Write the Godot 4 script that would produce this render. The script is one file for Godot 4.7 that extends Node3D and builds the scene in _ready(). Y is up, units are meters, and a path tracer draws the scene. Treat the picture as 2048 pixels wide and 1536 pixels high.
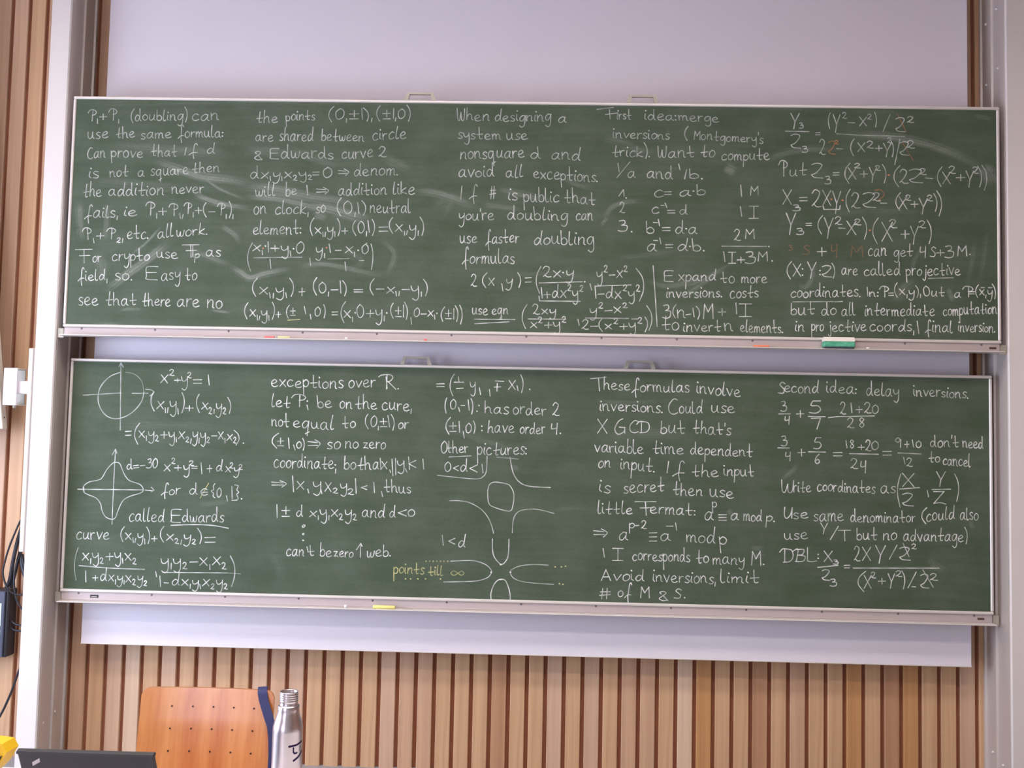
extends Node3D
# A lecture hall: two sliding chalkboards between guide posts, a white projection panel and a slatted wood wall behind them.

var names := {}
var mats := {}
var rng := RandomNumberGenerator.new()

# ------------------------------------------------------------------ helpers
func numbered(called: String) -> String:
	if not names.has(called):
		names[called] = 0
		return called
	names[called] += 1
	return "%s_%03d" % [called, names[called]]

func thing(called: String, label: String, category: String, at := Vector3.ZERO, group := "") -> Node3D:
	var o := Node3D.new()
	o.name = numbered(called)
	add_child(o)
	o.position = at
	tag(o, label, category, group)
	return o

func tag(o: Node3D, label: String, category: String, group := "") -> void:
	o.set_meta("label", label)
	o.set_meta("category", category)
	if group != "":
		o.set_meta("group", group)

func setting(called: String) -> Node3D:
	var o := Node3D.new()
	o.name = called
	add_child(o)
	o.set_meta("kind", "structure")
	return o

func part(called: String, mesh: Mesh, mat: Material, parent: Node3D, at := Vector3.ZERO, turn := Vector3.ZERO) -> MeshInstance3D:
	var o := MeshInstance3D.new()
	o.name = called if parent != self else numbered(called)
	o.mesh = mesh
	if mat != null:
		o.material_override = mat
	o.cast_shadow = GeometryInstance3D.SHADOW_CASTING_SETTING_ON
	parent.add_child(o, true)
	o.position = at
	o.rotation = turn
	return o

func solid(color: Color, rough := 0.6, metal := 0.0) -> StandardMaterial3D:
	var m := StandardMaterial3D.new()
	m.albedo_color = color
	m.roughness = rough
	m.metallic = metal
	return m

func tri(st: SurfaceTool, a: Vector3, b: Vector3, c: Vector3) -> void:
	st.add_vertex(a); st.add_vertex(c); st.add_vertex(b)

func quad(st: SurfaceTool, a: Vector3, b: Vector3, c: Vector3, d: Vector3) -> void:
	tri(st, a, b, c); tri(st, a, c, d)

# a box with chamfered edges, centred on the origin
func bevel_box(size: Vector3, b := 0.002) -> ArrayMesh:
	var st := SurfaceTool.new()
	st.begin(Mesh.PRIMITIVE_TRIANGLES)
	st.set_smooth_group(-1)
	add_bevel_box(st, Vector3.ZERO, size, b)
	st.generate_normals()
	return st.commit()

func add_bevel_box(st: SurfaceTool, c: Vector3, size: Vector3, b: float) -> void:
	var h := size / 2.0
	b = minf(b, minf(h.x, minf(h.y, h.z)) * 0.9)
	for ax in 3:
		var u := (ax + 1) % 3
		var v := (ax + 2) % 3
		for s in [-1.0, 1.0]:
			var p := []
			for q in [[-1.0, -1.0], [1.0, -1.0], [1.0, 1.0], [-1.0, 1.0]]:
				var w := Vector3.ZERO
				w[ax] = s * h[ax]
				w[u] = q[0] * (h[u] - b)
				w[v] = q[1] * (h[v] - b)
				p.append(c + w)
			if s > 0.0: quad(st, p[0], p[1], p[2], p[3])
			else: quad(st, p[3], p[2], p[1], p[0])
	for ax in 3:
		var u := (ax + 1) % 3
		var v := (ax + 2) % 3
		for su in [-1.0, 1.0]:
			for sv in [-1.0, 1.0]:
				var p := []
				for q in [[-1.0, 0], [1.0, 0], [1.0, 1], [-1.0, 1]]:
					var w := Vector3.ZERO
					w[ax] = q[0] * (h[ax] - b)
					if q[1] == 0:
						w[u] = su * h[u]; w[v] = sv * (h[v] - b)
					else:
						w[u] = su * (h[u] - b); w[v] = sv * h[v]
					p.append(c + w)
				if su * sv > 0.0: quad(st, p[3], p[2], p[1], p[0])
				else: quad(st, p[0], p[1], p[2], p[3])
	for sx in [-1.0, 1.0]:
		for sy in [-1.0, 1.0]:
			for sz in [-1.0, 1.0]:
				var a := c + Vector3(sx * h.x, sy * (h.y - b), sz * (h.z - b))
				var d := c + Vector3(sx * (h.x - b), sy * h.y, sz * (h.z - b))
				var e := c + Vector3(sx * (h.x - b), sy * (h.y - b), sz * h.z)
				if sx * sy * sz > 0.0: tri(st, a, d, e)
				else: tri(st, a, e, d)

# a polygon in the plane of axes (u, v), extruded along w from w0 to w1; caps triangulated
func extrude(points: PackedVector2Array, place: Callable, w0: float, w1: float) -> ArrayMesh:
	var st := SurfaceTool.new()
	st.begin(Mesh.PRIMITIVE_TRIANGLES)
	st.set_smooth_group(-1)
	var n := points.size()
	for i in n:
		var a := points[i]
		var b := points[(i + 1) % n]
		quad(st, place.call(a, w0), place.call(b, w0), place.call(b, w1), place.call(a, w1))
	var idx := Geometry2D.triangulate_polygon(points)
	for k in range(0, idx.size(), 3):
		tri(st, place.call(points[idx[k]], w1), place.call(points[idx[k + 1]], w1), place.call(points[idx[k + 2]], w1))
		tri(st, place.call(points[idx[k]], w0), place.call(points[idx[k + 2]], w0), place.call(points[idx[k + 1]], w0))
	st.generate_normals()
	return st.commit()

func up_y(p: Vector2, w: float) -> Vector3:
	return Vector3(p.x, w, p.y)

func along_z(p: Vector2, w: float) -> Vector3:
	return Vector3(p.x, p.y, w)

func along_x(p: Vector2, w: float) -> Vector3:
	return Vector3(w, p.y, p.x)

func lathe(profile: Array, n := 48, with_uv := false) -> ArrayMesh:
	var st := SurfaceTool.new()
	st.begin(Mesh.PRIMITIVE_TRIANGLES)
	st.set_smooth_group(0)
	var rows := profile.size()
	for i in rows - 1:
		for k in n:
			var p := []
			for q in [[i, k], [i, k + 1], [i + 1, k + 1], [i + 1, k]]:
				var ang: float = TAU * q[1] / n
				var r: float = profile[q[0]][0]
				p.append([Vector3(sin(ang) * r, profile[q[0]][1], cos(ang) * r), Vector2(float(q[1]) / n, float(q[0]) / (rows - 1))])
			for t in [0, 2, 1, 0, 3, 2]:
				if with_uv: st.set_uv(p[t][1])
				st.add_vertex(p[t][0])
	st.generate_normals()
	return st.commit()

func tube(points: Array, radius: float, n := 8, steps := 6) -> ArrayMesh:
	var path := smooth_path(points, steps)
	var st := SurfaceTool.new()
	st.begin(Mesh.PRIMITIVE_TRIANGLES)
	st.set_smooth_group(0)
	var rings := []
	var up := Vector3(0.31, 0.2, 0.93)
	for i in path.size():
		var d: Vector3 = (path[mini(i + 1, path.size() - 1)] - path[maxi(i - 1, 0)]).normalized()
		var a := d.cross(up).normalized()
		var b := d.cross(a).normalized()
		var ring := []
		for k in n:
			ring.append(path[i] + (a * cos(TAU * k / n) + b * sin(TAU * k / n)) * radius)
		rings.append(ring)
	for i in rings.size() - 1:
		for k in n:
			quad(st, rings[i][k], rings[i + 1][k], rings[i + 1][(k + 1) % n], rings[i][(k + 1) % n])
	for k in range(1, n - 1):
		tri(st, rings[0][0], rings[0][k], rings[0][k + 1])
		var e: Array = rings[-1]
		tri(st, e[0], e[k + 1], e[k])
	st.generate_normals()
	return st.commit()

func smooth_path(points: Array, steps: int) -> Array:
	var out := []
	var n := points.size()
	for i in n - 1:
		var p0: Vector3 = points[maxi(i - 1, 0)]
		var p1: Vector3 = points[i]
		var p2: Vector3 = points[i + 1]
		var p3: Vector3 = points[mini(i + 2, n - 1)]
		for s in steps:
			out.append(p1.cubic_interpolate(p2, p0, p3, float(s) / steps))
	out.append(points[n - 1])
	return out

# ------------------------------------------------------------------ chalk handwriting
# strokes of each letter: x to the right, y up, x-height 1; a leading "~" joins the points by a smooth curve
const LETTERS := {
"a": ["~.85 .85 .5 1 .1 .6 .12 .12 .45 .03 .78 .5 .86 .97 .82 .25 1.08 .02"],
"b": [".1 2 .12 .12", "~.12 .65 .5 1 .86 .6 .75 .12 .35 0 .12 .22"],
"c": ["~.82 .88 .5 1.02 .1 .6 .18 .1 .5 0 .9 .18"],
"d": ["~.8 .8 .45 1 .08 .5 .22 .04 .55 .12 .86 .75", "~.92 2 .88 .9 .86 .25 1.06 .02"],
"e": ["~.08 .42 .5 .5 .82 .75 .55 1 .15 .7 .15 .2 .5 0 .98 .16"],
"f": ["~1.0 1.75 .85 2.05 .64 1.75 .55 .6 .5 .1 .62 -.85", "~0 -.15 .25 .12 .5 .3 1.0 .32"],
"g": ["~.85 .85 .5 1 .1 .6 .15 .15 .5 .1 .85 .75 .88 .9 .85 -.5 .5 -.95 .12 -.7"],
"h": [".1 2 .1 0", "~.1 .55 .45 1 .76 .8 .8 .2 1.02 0"],
"i": ["~.15 1 .1 .25 .32 0", ".2 1.55 .24 1.5"],
"j": ["~.4 1 .4 -.4 .2 -.9 -.1 -.65", ".42 1.55 .45 1.5"],
"k": [".1 2 .1 0", "~.8 1 .15 .45 .5 .2 .95 0"],
"l": ["~.18 2 .08 .5 .22 0 .5 .12"],
"m": [".05 1 .08 0", "~.08 .55 .35 1 .56 .8 .58 0", "~.58 .55 .85 1 1.1 .8 1.12 .15 1.32 0"],
"n": [".05 1 .08 0", "~.08 .55 .45 1 .75 .8 .78 .15 1 0"],
"o": ["~.5 1 .12 .7 .15 .15 .5 0 .86 .35 .8 .82 .45 1.02"],
"p": [".1 1 .1 -1.15", "~.1 .65 .5 1 .86 .65 .7 .15 .35 .02 .1 .22"],
"q": ["~.85 .88 .45 1 .1 .55 .25 .05 .6 .12 .85 .7", ".88 1 .86 -1", ".6 -.75 1.1 -.45"],
"r": [".08 1 .12 0", "~.12 .5 .36 .92 .72 .95"],
"s": ["~.72 .88 .4 1 .15 .75 .4 .5 .7 .28 .5 0 .08 .08"],
"t": ["~.42 1.85 .4 .35 .52 .02 .8 .1", "0 .68 .95 .78"],
"u": ["~.08 1 .08 .3 .35 0 .7 .35 .8 1", "~.8 1 .8 .2 1.02 0"],
"v": [".0 1 .4 0", ".4 0 .85 1"],
"w": ["~.0 1 .1 .15 .38 .08 .55 .75", "~.55 .75 .62 .05 .95 .15 1.1 1"],
"x": [".05 1 .85 0", ".85 1 .0 0"],
"y": ["~.05 1 .15 .45 .45 .35 .82 .7", "~.85 1 .8 -.4 .48 -.95 .08 -.7"],
"z": [".1 .95 .78 .97", ".78 .97 .1 .05", "~.1 .05 .5 .12 .9 .02"],
"A": [".5 1.8 0 0", ".5 1.8 1.05 0", ".2 .6 .9 .65"],
"B": ["~0 1.5 .45 1.8 .3 .05", "~.35 1.75 1 1.75 .85 1.05 .4 .95", "~.4 .95 1.1 .8 .95 .1 .2 .02"],
"C": ["~1 1.75 .6 1.85 .1 1.1 .15 .3 .6 0 1.05 .2"],
"D": ["~0 1.3 .3 1.75 .75 1.75", ".5 1.7 .5 .05", "~.5 1.75 1.15 1.6 1.3 .8 1 .15 .35 .02"],
"E": ["~1 1.75 .5 1.78 .05 1.6 .08 .5 .1 .08 1 0", ".1 .95 .9 .98"],
"F": ["0 1.75 1.2 1.82", ".6 1.75 .66 0", ".3 .95 1.05 1.02"],
"G": ["~1 1.8 .4 1.6 .05 .7 .4 0 1 .35", ".55 .85 1.1 .85", "1.05 .85 1.05 .1"],
"Q": ["~.85 1.85 .4 1.5 .05 .6 .4 0 1 .35 1.05 .85", ".5 .85 1.1 .8", "1.06 .85 1.08 .15"],
"I": [".03 1.8 0 0"],
"J": ["0 1.78 1 1.8", ".5 1.78 .5 .02", "0 0 1 .04"],
"L": [".1 1.9 .1 .05", "~.1 .05 .5 -.03 1 .1"],
"M": [".0 0 .1 1.75", ".1 1.75 .5 .8", ".5 .8 1 1.8", "1 1.8 1.08 0"],
"O": ["~.5 1.8 .1 1.3 .15 .3 .55 0 1 .5 .95 1.4 .45 1.85"],
"P": ["~0 1.3 .25 1.75 .75 1.8 1.15 1.45 1 1.05 .6 .95", ".68 1.7 .68 0"],
"R": ["~0 1.5 .25 1.75 .85 1.8 1.05 1.45 .85 1.0 .6 .9", ".62 1.75 .6 0", ".7 .95 1.3 0"],
"S": ["~1 1.6 .6 1.85 .25 1.45 .6 1 .9 .6 .7 .05 0 .1"],
"T": ["0 1.75 1.2 1.82", ".6 1.75 .63 0"],
"U": ["~.05 1.75 .08 .5 .4 0 .85 .6 1 1.7", "1 1.7 1.02 0"],
"W": ["~.05 1.8 .1 .3 .35 .05 .6 1.2", "~.6 1.2 .65 .1 1 .2 1.15 1.75"],
"X": ["0 1.75 1 0", "1 1.75 .0 0"],
"Y": ["0 1.75 .5 .8", "1 1.75 .5 .8 .35 0"],
"Z": ["~.05 1.6 .5 1.8 .95 1.55 .5 .7 .05 .4", "~.05 .4 .3 .1 1.05 .02"],
"0": ["~.5 1.75 .1 1.2 .15 .3 .5 0 .9 .5 .88 1.35 .5 1.8"],
"1": [".0 1.8 .12 0"],
"2": ["~.1 1.4 .4 1.78 .82 1.5 .6 .8 .1 .15", "~.1 .15 .3 .28 .55 .05 1 .08"],
"3": ["~.1 1.65 .6 1.75 .7 1.3 .35 1", "~.35 1 .9 .9 .85 .2 .4 0 0 .12"],
"4": ["~.15 1.7 .1 .95 .45 .9 .85 1.05", ".9 1.8 .82 0"],
"5": [".9 1.78 .3 1.75", "~.3 1.75 .15 1.1 .7 1.05 .9 .5 .55 .02 0 .08"],
"6": ["~.8 1.75 .3 1.2 .1 .4 .45 0 .85 .35 .6 .8 .15 .5"],
"7": ["0 1.7 .9 1.78", ".9 1.78 .55 0"],
"8": ["~.85 1.5 .45 1.8 .15 1.4 .5 .95 .85 .5 .5 0 .12 .4 .5 .95 .85 1.5"],
"9": ["~.8 1.4 .45 1.8 .1 1.3 .45 .95 .8 1.4", ".85 1.5 .8 0"],
"+": [".0 .55 1 .6", ".5 1.05 .52 .05"],
"-": ["0 .55 .9 .58"],
"=": ["0 .8 1 .85", ".03 .35 1.0 .38"],
"%": ["0 1 1 1.05", ".03 .5 1 .55", ".03 0 1 .03"],
"(": ["~.5 2.1 .12 1.4 .05 .5 .4 -.4"],
")": ["~.0 2.1 .35 1.4 .42 .5 .2 -.4"],
"{": ["~.6 1.9 .35 1.6 .4 1.1 0 .9 .4 .6 .35 .2 .7 0"],
"}": ["~0 1.9 .45 1.8 .3 1.3 .55 1 .3 .75 .5 .2 0 0"],
",": [".08 .15 .02 -.5"],
".": [".05 .05 .1 .02"],
"`": [".05 .75 .12 .72"],
":": [".05 .75 .1 .72", ".05 .1 .1 .06"],
";": [".05 .75 .1 .72", ".1 .1 .0 -.6"],
"'": [".08 1.9 .05 1.4"],
"<": ["1 1 0 .5", "0 .5 1 0"],
"~": [".0 .9 1 .95", ".5 1.5 .52 .4", ".05 .05 1 .08"],
"#": [".3 1.7 .2 0", ".7 1.75 .65 .05", "0 .6 1 .75", ".1 1.15 1 1.2"],
"&": ["~.3 1.3 .15 1.6 .5 1.8 .8 1.5 .5 1 .1 .4 .45 0 .9 .1", ".5 1 1 0"],
"@": ["~.55 .5 .25 .95 .02 .5 .25 .05 .55 .5 .8 .95 1.0 .55 .8 .1 .55 .5"],
">>": ["0 .8 .8 .7", ".03 .3 .85 .35", "~.6 1.05 .95 .75 1.05 .5 .75 0"],
}
const INK := [Vector3(0.88, 0.87, 0.86), Vector3(0.75, 0.24, 0.10), Vector3(0.78, 0.72, 0.30)]
const TEX := Vector2i(2048, 1024)
var board_size := Vector2(4.704, 1.171)

func letter_strokes(ch: String) -> Array:
	var out := []
	for s in LETTERS[ch]:
		var t: String = s
		var curved := t.begins_with("~")
		if curved: t = t.substr(1)
		var f := t.split_floats(" ", false)
		var pts := PackedVector2Array()
		for i in range(0, f.size() - 1, 2):
			pts.append(Vector2(f[i], f[i + 1]))
		out.append(curve2(pts, 6) if curved else pts)
	return out

func curve2(p: PackedVector2Array, steps: int) -> PackedVector2Array:
	var out := PackedVector2Array()
	var n := p.size()
	for i in n - 1:
		var a := p[maxi(i - 1, 0)]
		var d := p[mini(i + 2, n - 1)]
		for s in steps:
			out.append(p[i].cubic_interpolate(p[i + 1], a, d, float(s) / steps))
	out.append(p[n - 1])
	return out

func extent(strokes: Array) -> Rect2:
	var r := Rect2(strokes[0][0], Vector2.ZERO)
	for s in strokes:
		for q in s: r = r.expand(q)
	return r

# every stroke of the writing as [points in millimetres on the board, ink, strength]
func strokes_of(items: Array) -> Array:
	var all := []
	for it in items:
		if it[0] == "line":
			var p := PackedVector2Array()
			for i in range(0, it[1].size(), 2): p.append(Vector2(it[1][i], it[1][i + 1]))
			all.append([curve2(p, 8) if it[2] == 1 else p, it[3], it[4]])
		elif it[0] == "sign":
			var s := letter_strokes(it[1])
			var box := extent(s)
			var k := Vector2((it[4] - it[2]) / maxf(box.size.x, 0.01), (it[5] - it[3]) / maxf(box.size.y, 0.01))
			for st in s:
				var p := PackedVector2Array()
				for q in st: p.append(Vector2(it[2], it[3]) + (q - box.position) * k)
				all.append([p, it[7], it[8]])
		else:
			write_word(it, all)
	return all

func write_word(it: Array, all: Array) -> void:
	var text: String = it[1]
	var glyphs := []
	var x := 0.0
	var i := 0
	while i < text.length():
		var ch := text[i]
		var scale := 1.0
		var lift := 0.0
		if ch == "_" or ch == "^":
			scale = 0.5 if ch == "_" else 0.58
			lift = -0.5 if ch == "_" else 0.95
			i += 1
			if ch == "_" and text[i] == "1": scale = 0.4
			ch = text[i]
		var s := letter_strokes(ch)
		var box := extent(s)
		var gap := 0.26
		if glyphs.size() > 0: x += gap
		var lean := rng.randf_range(-0.1, 0.08)
		var bob := rng.randf_range(-0.09, 0.09)
		var tall := rng.randf_range(0.88, 1.1)
		var done := []
		for st in s:
			var p := PackedVector2Array()
			for q in st:
				p.append(Vector2(x + (q.x - box.position.x) * scale + q.y * lean * scale, q.y * scale * tall + lift + bob))
			done.append(p)
		glyphs.append(done)
		x += box.size.x * scale
		i += 1
	var from := Vector2(it[2], it[3])
	var to := Vector2(it[4], it[5])
	for g in glyphs:
		for p in g:
			var w := PackedVector2Array()
			for q in p:
				w.append(from.lerp(to, q.x / maxf(x, 0.01)) + Vector2(0, q.y * it[6]))
			all.append([w, it[7], it[8]])

# the enamel of half a board: green, wiped dust, smears and chalk lines
func board_image(strokes: Array, smears: Array, half: int, seed_value: int, dust: float) -> Image:
	var lw := TEX.x / 2
	var lh := TEX.y / 2
	var mm := board_size.x * 500.0 / lw
	var x_off := board_size.x * 500.0 * half
	var height := board_size.y * 1000.0
	var haze := PackedFloat32Array()
	haze.resize(lw * lh)
	for sm in smears:
		var pts := PackedVector2Array()
		for i in range(0, sm[0].size(), 2): pts.append(Vector2((sm[0][i] - x_off) / mm, (height - sm[0][i + 1]) / height * lh))
		pts = curve2(pts, 10)
		var r: float = sm[1] / mm * 1.0
		var reach := int(ceil(r)) + 1
		var total := 0.0
		for i in pts.size() - 1: total += pts[i].distance_to(pts[i + 1])
		var run := 0.0
		for i in pts.size() - 1:
			var d := pts[i + 1] - pts[i]
			var len := d.length()
			var along := d / maxf(len, 0.001)
			var across := Vector2(-along.y, along.x)
			var k := 0.0
			while k < len:
				var t := (run + k) / maxf(total, 0.001)
				var fade := smoothstep(0.0, 0.3, t) * (1.0 - smoothstep(0.55, 1.0, t))
				for j in range(-reach * 2, reach * 2 + 1):
					var q := pts[i] + along * k + across * (j * 0.5)
					var px := int(q.x)
					var py := int(q.y)
					if px < 0 or py < 0 or px >= lw or py >= lh: continue
					var v: float = sm[2] * 0.85 * fade * (1.0 - smoothstep(0.15, 1.0, absf(j * 0.5) / r)) * (0.62 + 0.38 * sin(j * 0.9 + sm[1] + 2.0 * sin(j * 0.37)))
					var at := py * lw + px
					if v > haze[at]: haze[at] = v
				k += 0.5
			run += len
	var wide := FastNoiseLite.new()
	wide.seed = seed_value
	wide.frequency = 0.006
	wide.fractal_octaves = 4
	var streak := FastNoiseLite.new()
	streak.seed = seed_value + 5
	streak.frequency = 0.03
	var grain := FastNoiseLite.new()
	grain.seed = seed_value + 9
	grain.noise_type = FastNoiseLite.TYPE_VALUE
	grain.frequency = 0.5
	var low := PackedByteArray()
	low.resize(lw * lh * 3)
	var base := Vector3(0.052, 0.080, 0.043)
	for y in lh:
		for x in lw:
			var gx := x + lw * half
			var n := wide.get_noise_2d(gx, y * 1.5)
			var s := streak.get_noise_2d(gx * 0.08, y * 1.9 + n * 14.0)
			var g := grain.get_noise_2d(gx, y)
			var c: float = dust * (1.0 + 1.3 * n + 0.7 * s) + haze[y * lw + x] * (1.0 + 0.35 * g + 0.3 * s) + 0.012 * g
			c = clampf(c, 0.0, 0.8)
			var rgb := base * (1.0 + 0.06 * n + 0.05 * g)
			rgb = rgb.lerp(Vector3(0.62, 0.62, 0.58), c)
			var at := (y * lw + x) * 3
			low[at] = int(255.0 * sr(rgb.x)); low[at + 1] = int(255.0 * sr(rgb.y)); low[at + 2] = int(255.0 * sr(rgb.z))
	var img := Image.create_from_data(lw, lh, false, Image.FORMAT_RGB8, low)
	img.resize(TEX.x, TEX.y, Image.INTERPOLATE_BILINEAR)
	var data := img.get_data()
	var cover := PackedByteArray()
	cover.resize(TEX.x * TEX.y)
	var ink := PackedByteArray()
	ink.resize(TEX.x * TEX.y)
	var fmm := board_size.x * 500.0 / TEX.x
	var local := RandomNumberGenerator.new()
	local.seed = seed_value
	for s in strokes:
		var r := local.randf_range(1.45, 2.1)
		var press := local.randf_range(0.85, 1.05)
		var wave := local.randf() * 9.0
		var p: PackedVector2Array = s[0]
		if p.size() == 2 and p[0].distance_to(p[1]) < 9.0:
			r = 2.9
			press = 1.3
		var run := 0.0
		for i in p.size() - 1:
			var a := Vector2((p[i].x - x_off) / fmm, (height - p[i].y) / height * TEX.y)
			var b := Vector2((p[i + 1].x - x_off) / fmm, (height - p[i + 1].y) / height * TEX.y)
			if maxf(a.x, b.x) < -4.0 or minf(a.x, b.x) > TEX.x + 4.0: continue
			var len := a.distance_to(b)
			var k := 0.0
			while k <= len:
				var c := a.lerp(b, k / maxf(len, 0.001))
				var force: float = s[2] * press * (0.82 + 0.22 * sin((run + k) * 0.08 + wave))
				for y in range(maxi(int(c.y) - 3, 0), mini(int(c.y) + 5, TEX.y)):
					for x in range(maxi(int(c.x) - 3, 0), mini(int(c.x) + 5, TEX.x)):
						var d := Vector2(x - c.x, y - c.y).length()
						if d > r + 0.6: continue
						var at := y * TEX.x + x
						var tooth := float((x * 7919 + y * 104729 + (x * y) % 977 * 31) % 256) / 255.0
						var v := int(255.0 * clampf(force * clampf(r + 0.6 - d, 0.0, 1.0) * (0.56 + 0.6 * tooth), 0.0, 1.0))
						if v > cover[at]:
							cover[at] = v
							ink[at] = s[1]
				k += 1.0
			run += len
	for at in cover.size():
		var v := cover[at]
		if v > 0:
			var t := v / 255.0
			var w: Vector3 = INK[ink[at]]
			for ch in 3:
				var under := lin(data[at * 3 + ch] / 255.0)
				data[at * 3 + ch] = int(255.0 * sr(lerpf(under, w[ch], t)))
	return Image.create_from_data(TEX.x, TEX.y, false, Image.FORMAT_RGB8, data)

func sr(v: float) -> float:
	return 12.92 * v if v < 0.0031308 else 1.055 * pow(v, 1.0 / 2.4) - 0.055

func lin(v: float) -> float:
	return v / 12.92 if v < 0.04045 else pow((v + 0.055) / 1.055, 2.4)

func image_material(img: Image, rough: float, metal := 0.0) -> StandardMaterial3D:
	var m := StandardMaterial3D.new()
	m.albedo_texture = ImageTexture.create_from_image(img)
	m.roughness = rough
	m.metallic = metal
	return m

# wood: streaks along v
func wood_image(w: int, h: int, dark: Color, light: Color, seed_value: int, across: float, along: float, knots := 0.0) -> Image:
	var n := FastNoiseLite.new()
	n.seed = seed_value
	n.frequency = 0.02
	n.fractal_octaves = 3
	var fine := FastNoiseLite.new()
	fine.seed = seed_value + 3
	fine.frequency = 0.12
	var img := Image.create(w, h, false, Image.FORMAT_RGB8)
	for y in h:
		for x in w:
			var bend := n.get_noise_2d(x * 0.4, y * along * 3.0) * knots
			var v := 0.5 + 0.75 * n.get_noise_2d((x + bend * 18.0) * across, y * along) + 0.3 * fine.get_noise_2d(x * across, y * along * 1.4)
			img.set_pixel(x, y, dark.lerp(light, clampf(v, 0.0, 1.0)))
	return img

# ------------------------------------------------------------------ the scene
func _ready() -> void:
	rng.seed = 20
	# camera
	var cam := Camera3D.new()
	cam.name = "camera"
	add_child(cam)
	cam.position = Vector3(0.062, 1.673, 4.955)
	cam.rotation = Vector3(0.0600, 0.0260, 0.0210)
	cam.fov = 42.53
	cam.near = 0.05
	cam.current = true
	# sky and exposure
	var world := WorldEnvironment.new()
	world.name = "world"
	var env := Environment.new()
	var sky := Sky.new()
	var sm := ProceduralSkyMaterial.new()
	sm.sky_top_color = Color(0.62, 0.70, 0.86)
	sm.sky_horizon_color = Color(0.80, 0.84, 0.92)
	sm.ground_horizon_color = Color(0.5, 0.5, 0.5)
	sm.ground_bottom_color = Color(0.35, 0.35, 0.35)
	sky.sky_material = sm
	env.background_mode = Environment.BG_SKY
	env.sky = sky
	env.tonemap_mode = Environment.TONE_MAPPER_LINEAR
	env.tonemap_exposure = 0.79
	env.sdfgi_enabled = true
	env.ssao_enabled = true
	env.ssil_enabled = true
	world.environment = env
	add_child(world)
	# daylight through the side window on the left
	var day := AreaLight3D.new()
	day.name = "window_daylight"
	day.area_size = Vector2(2.8, 1.7)
	day.position = Vector3(-4.52, 1.5, 2.4)
	day.rotation = Vector3(0, -PI / 2, 0)
	day.light_color = Color(0.83, 0.885, 1.0)
	day.light_energy = 27.0
	day.area_range = 30.0
	day.area_attenuation = 2.0
	day.shadow_enabled = true
	add_child(day)

	# daylight through the window at the back of the hall
	var far := AreaLight3D.new()
	far.name = "rear_window_daylight"
	far.area_size = Vector2(1.9, 1.65)
	far.position = Vector3(-3.3, 1.7, 8.28)
	far.light_color = Color(0.92, 0.91, 1.0)
	far.light_energy = 12.0
	far.area_range = 30.0
	far.area_attenuation = 2.0
	far.shadow_enabled = true
	add_child(far)

	make_materials()
	build_room()
	build_ceiling_lights()
	build_posts()
	build_screen()
	build_boards()
	build_tray_things()
	build_left_equipment()
	build_desk_things()
	build_chair()

func make_materials() -> void:
	mats.enamel = solid(Color8(220, 213, 209), 0.45)
	mats.alu = solid(Color8(224, 217, 211), 0.42, 0.25)
	mats.tray = solid(Color8(188, 175, 174), 0.5, 0.2)
	mats.handle = solid(Color8(176, 170, 156), 0.5, 0.2)
	mats.rivet = solid(Color8(112, 100, 104), 0.5)
	mats.rail = solid(Color8(202, 192, 186), 0.42, 0.2)
	mats.dark = solid(Color8(34, 32, 36), 0.5)
	mats.steel = solid(Color8(150, 146, 146), 0.35, 0.9)
	mats.screen = solid(Color8(222, 216, 224), 0.75)
	mats.white = solid(Color8(228, 222, 226), 0.5)
	mats.cream = solid(Color8(214, 206, 190), 0.55)
	mats.cable = solid(Color8(36, 36, 44), 0.45)
	mats.slats = []
	var tones := [[Color8(184, 143, 107), Color8(216, 176, 137)], [Color8(186, 149, 123), Color8(216, 181, 151)], [Color8(176, 123, 77), Color8(206, 157, 105)],
		[Color8(164, 119, 87), Color8(196, 151, 115)], [Color8(200, 167, 139), Color8(226, 197, 169)], [Color8(180, 139, 109), Color8(210, 171, 139)]]
	for i in tones.size():
		mats.slats.append(image_material(wood_image(64, 768, tones[i][0].lerp(tones[i][1], 0.25), tones[i][1].lerp(tones[i][0], 0.2), 40 + i * 7, 1.6, 0.06, 1.0), 0.6))

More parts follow.
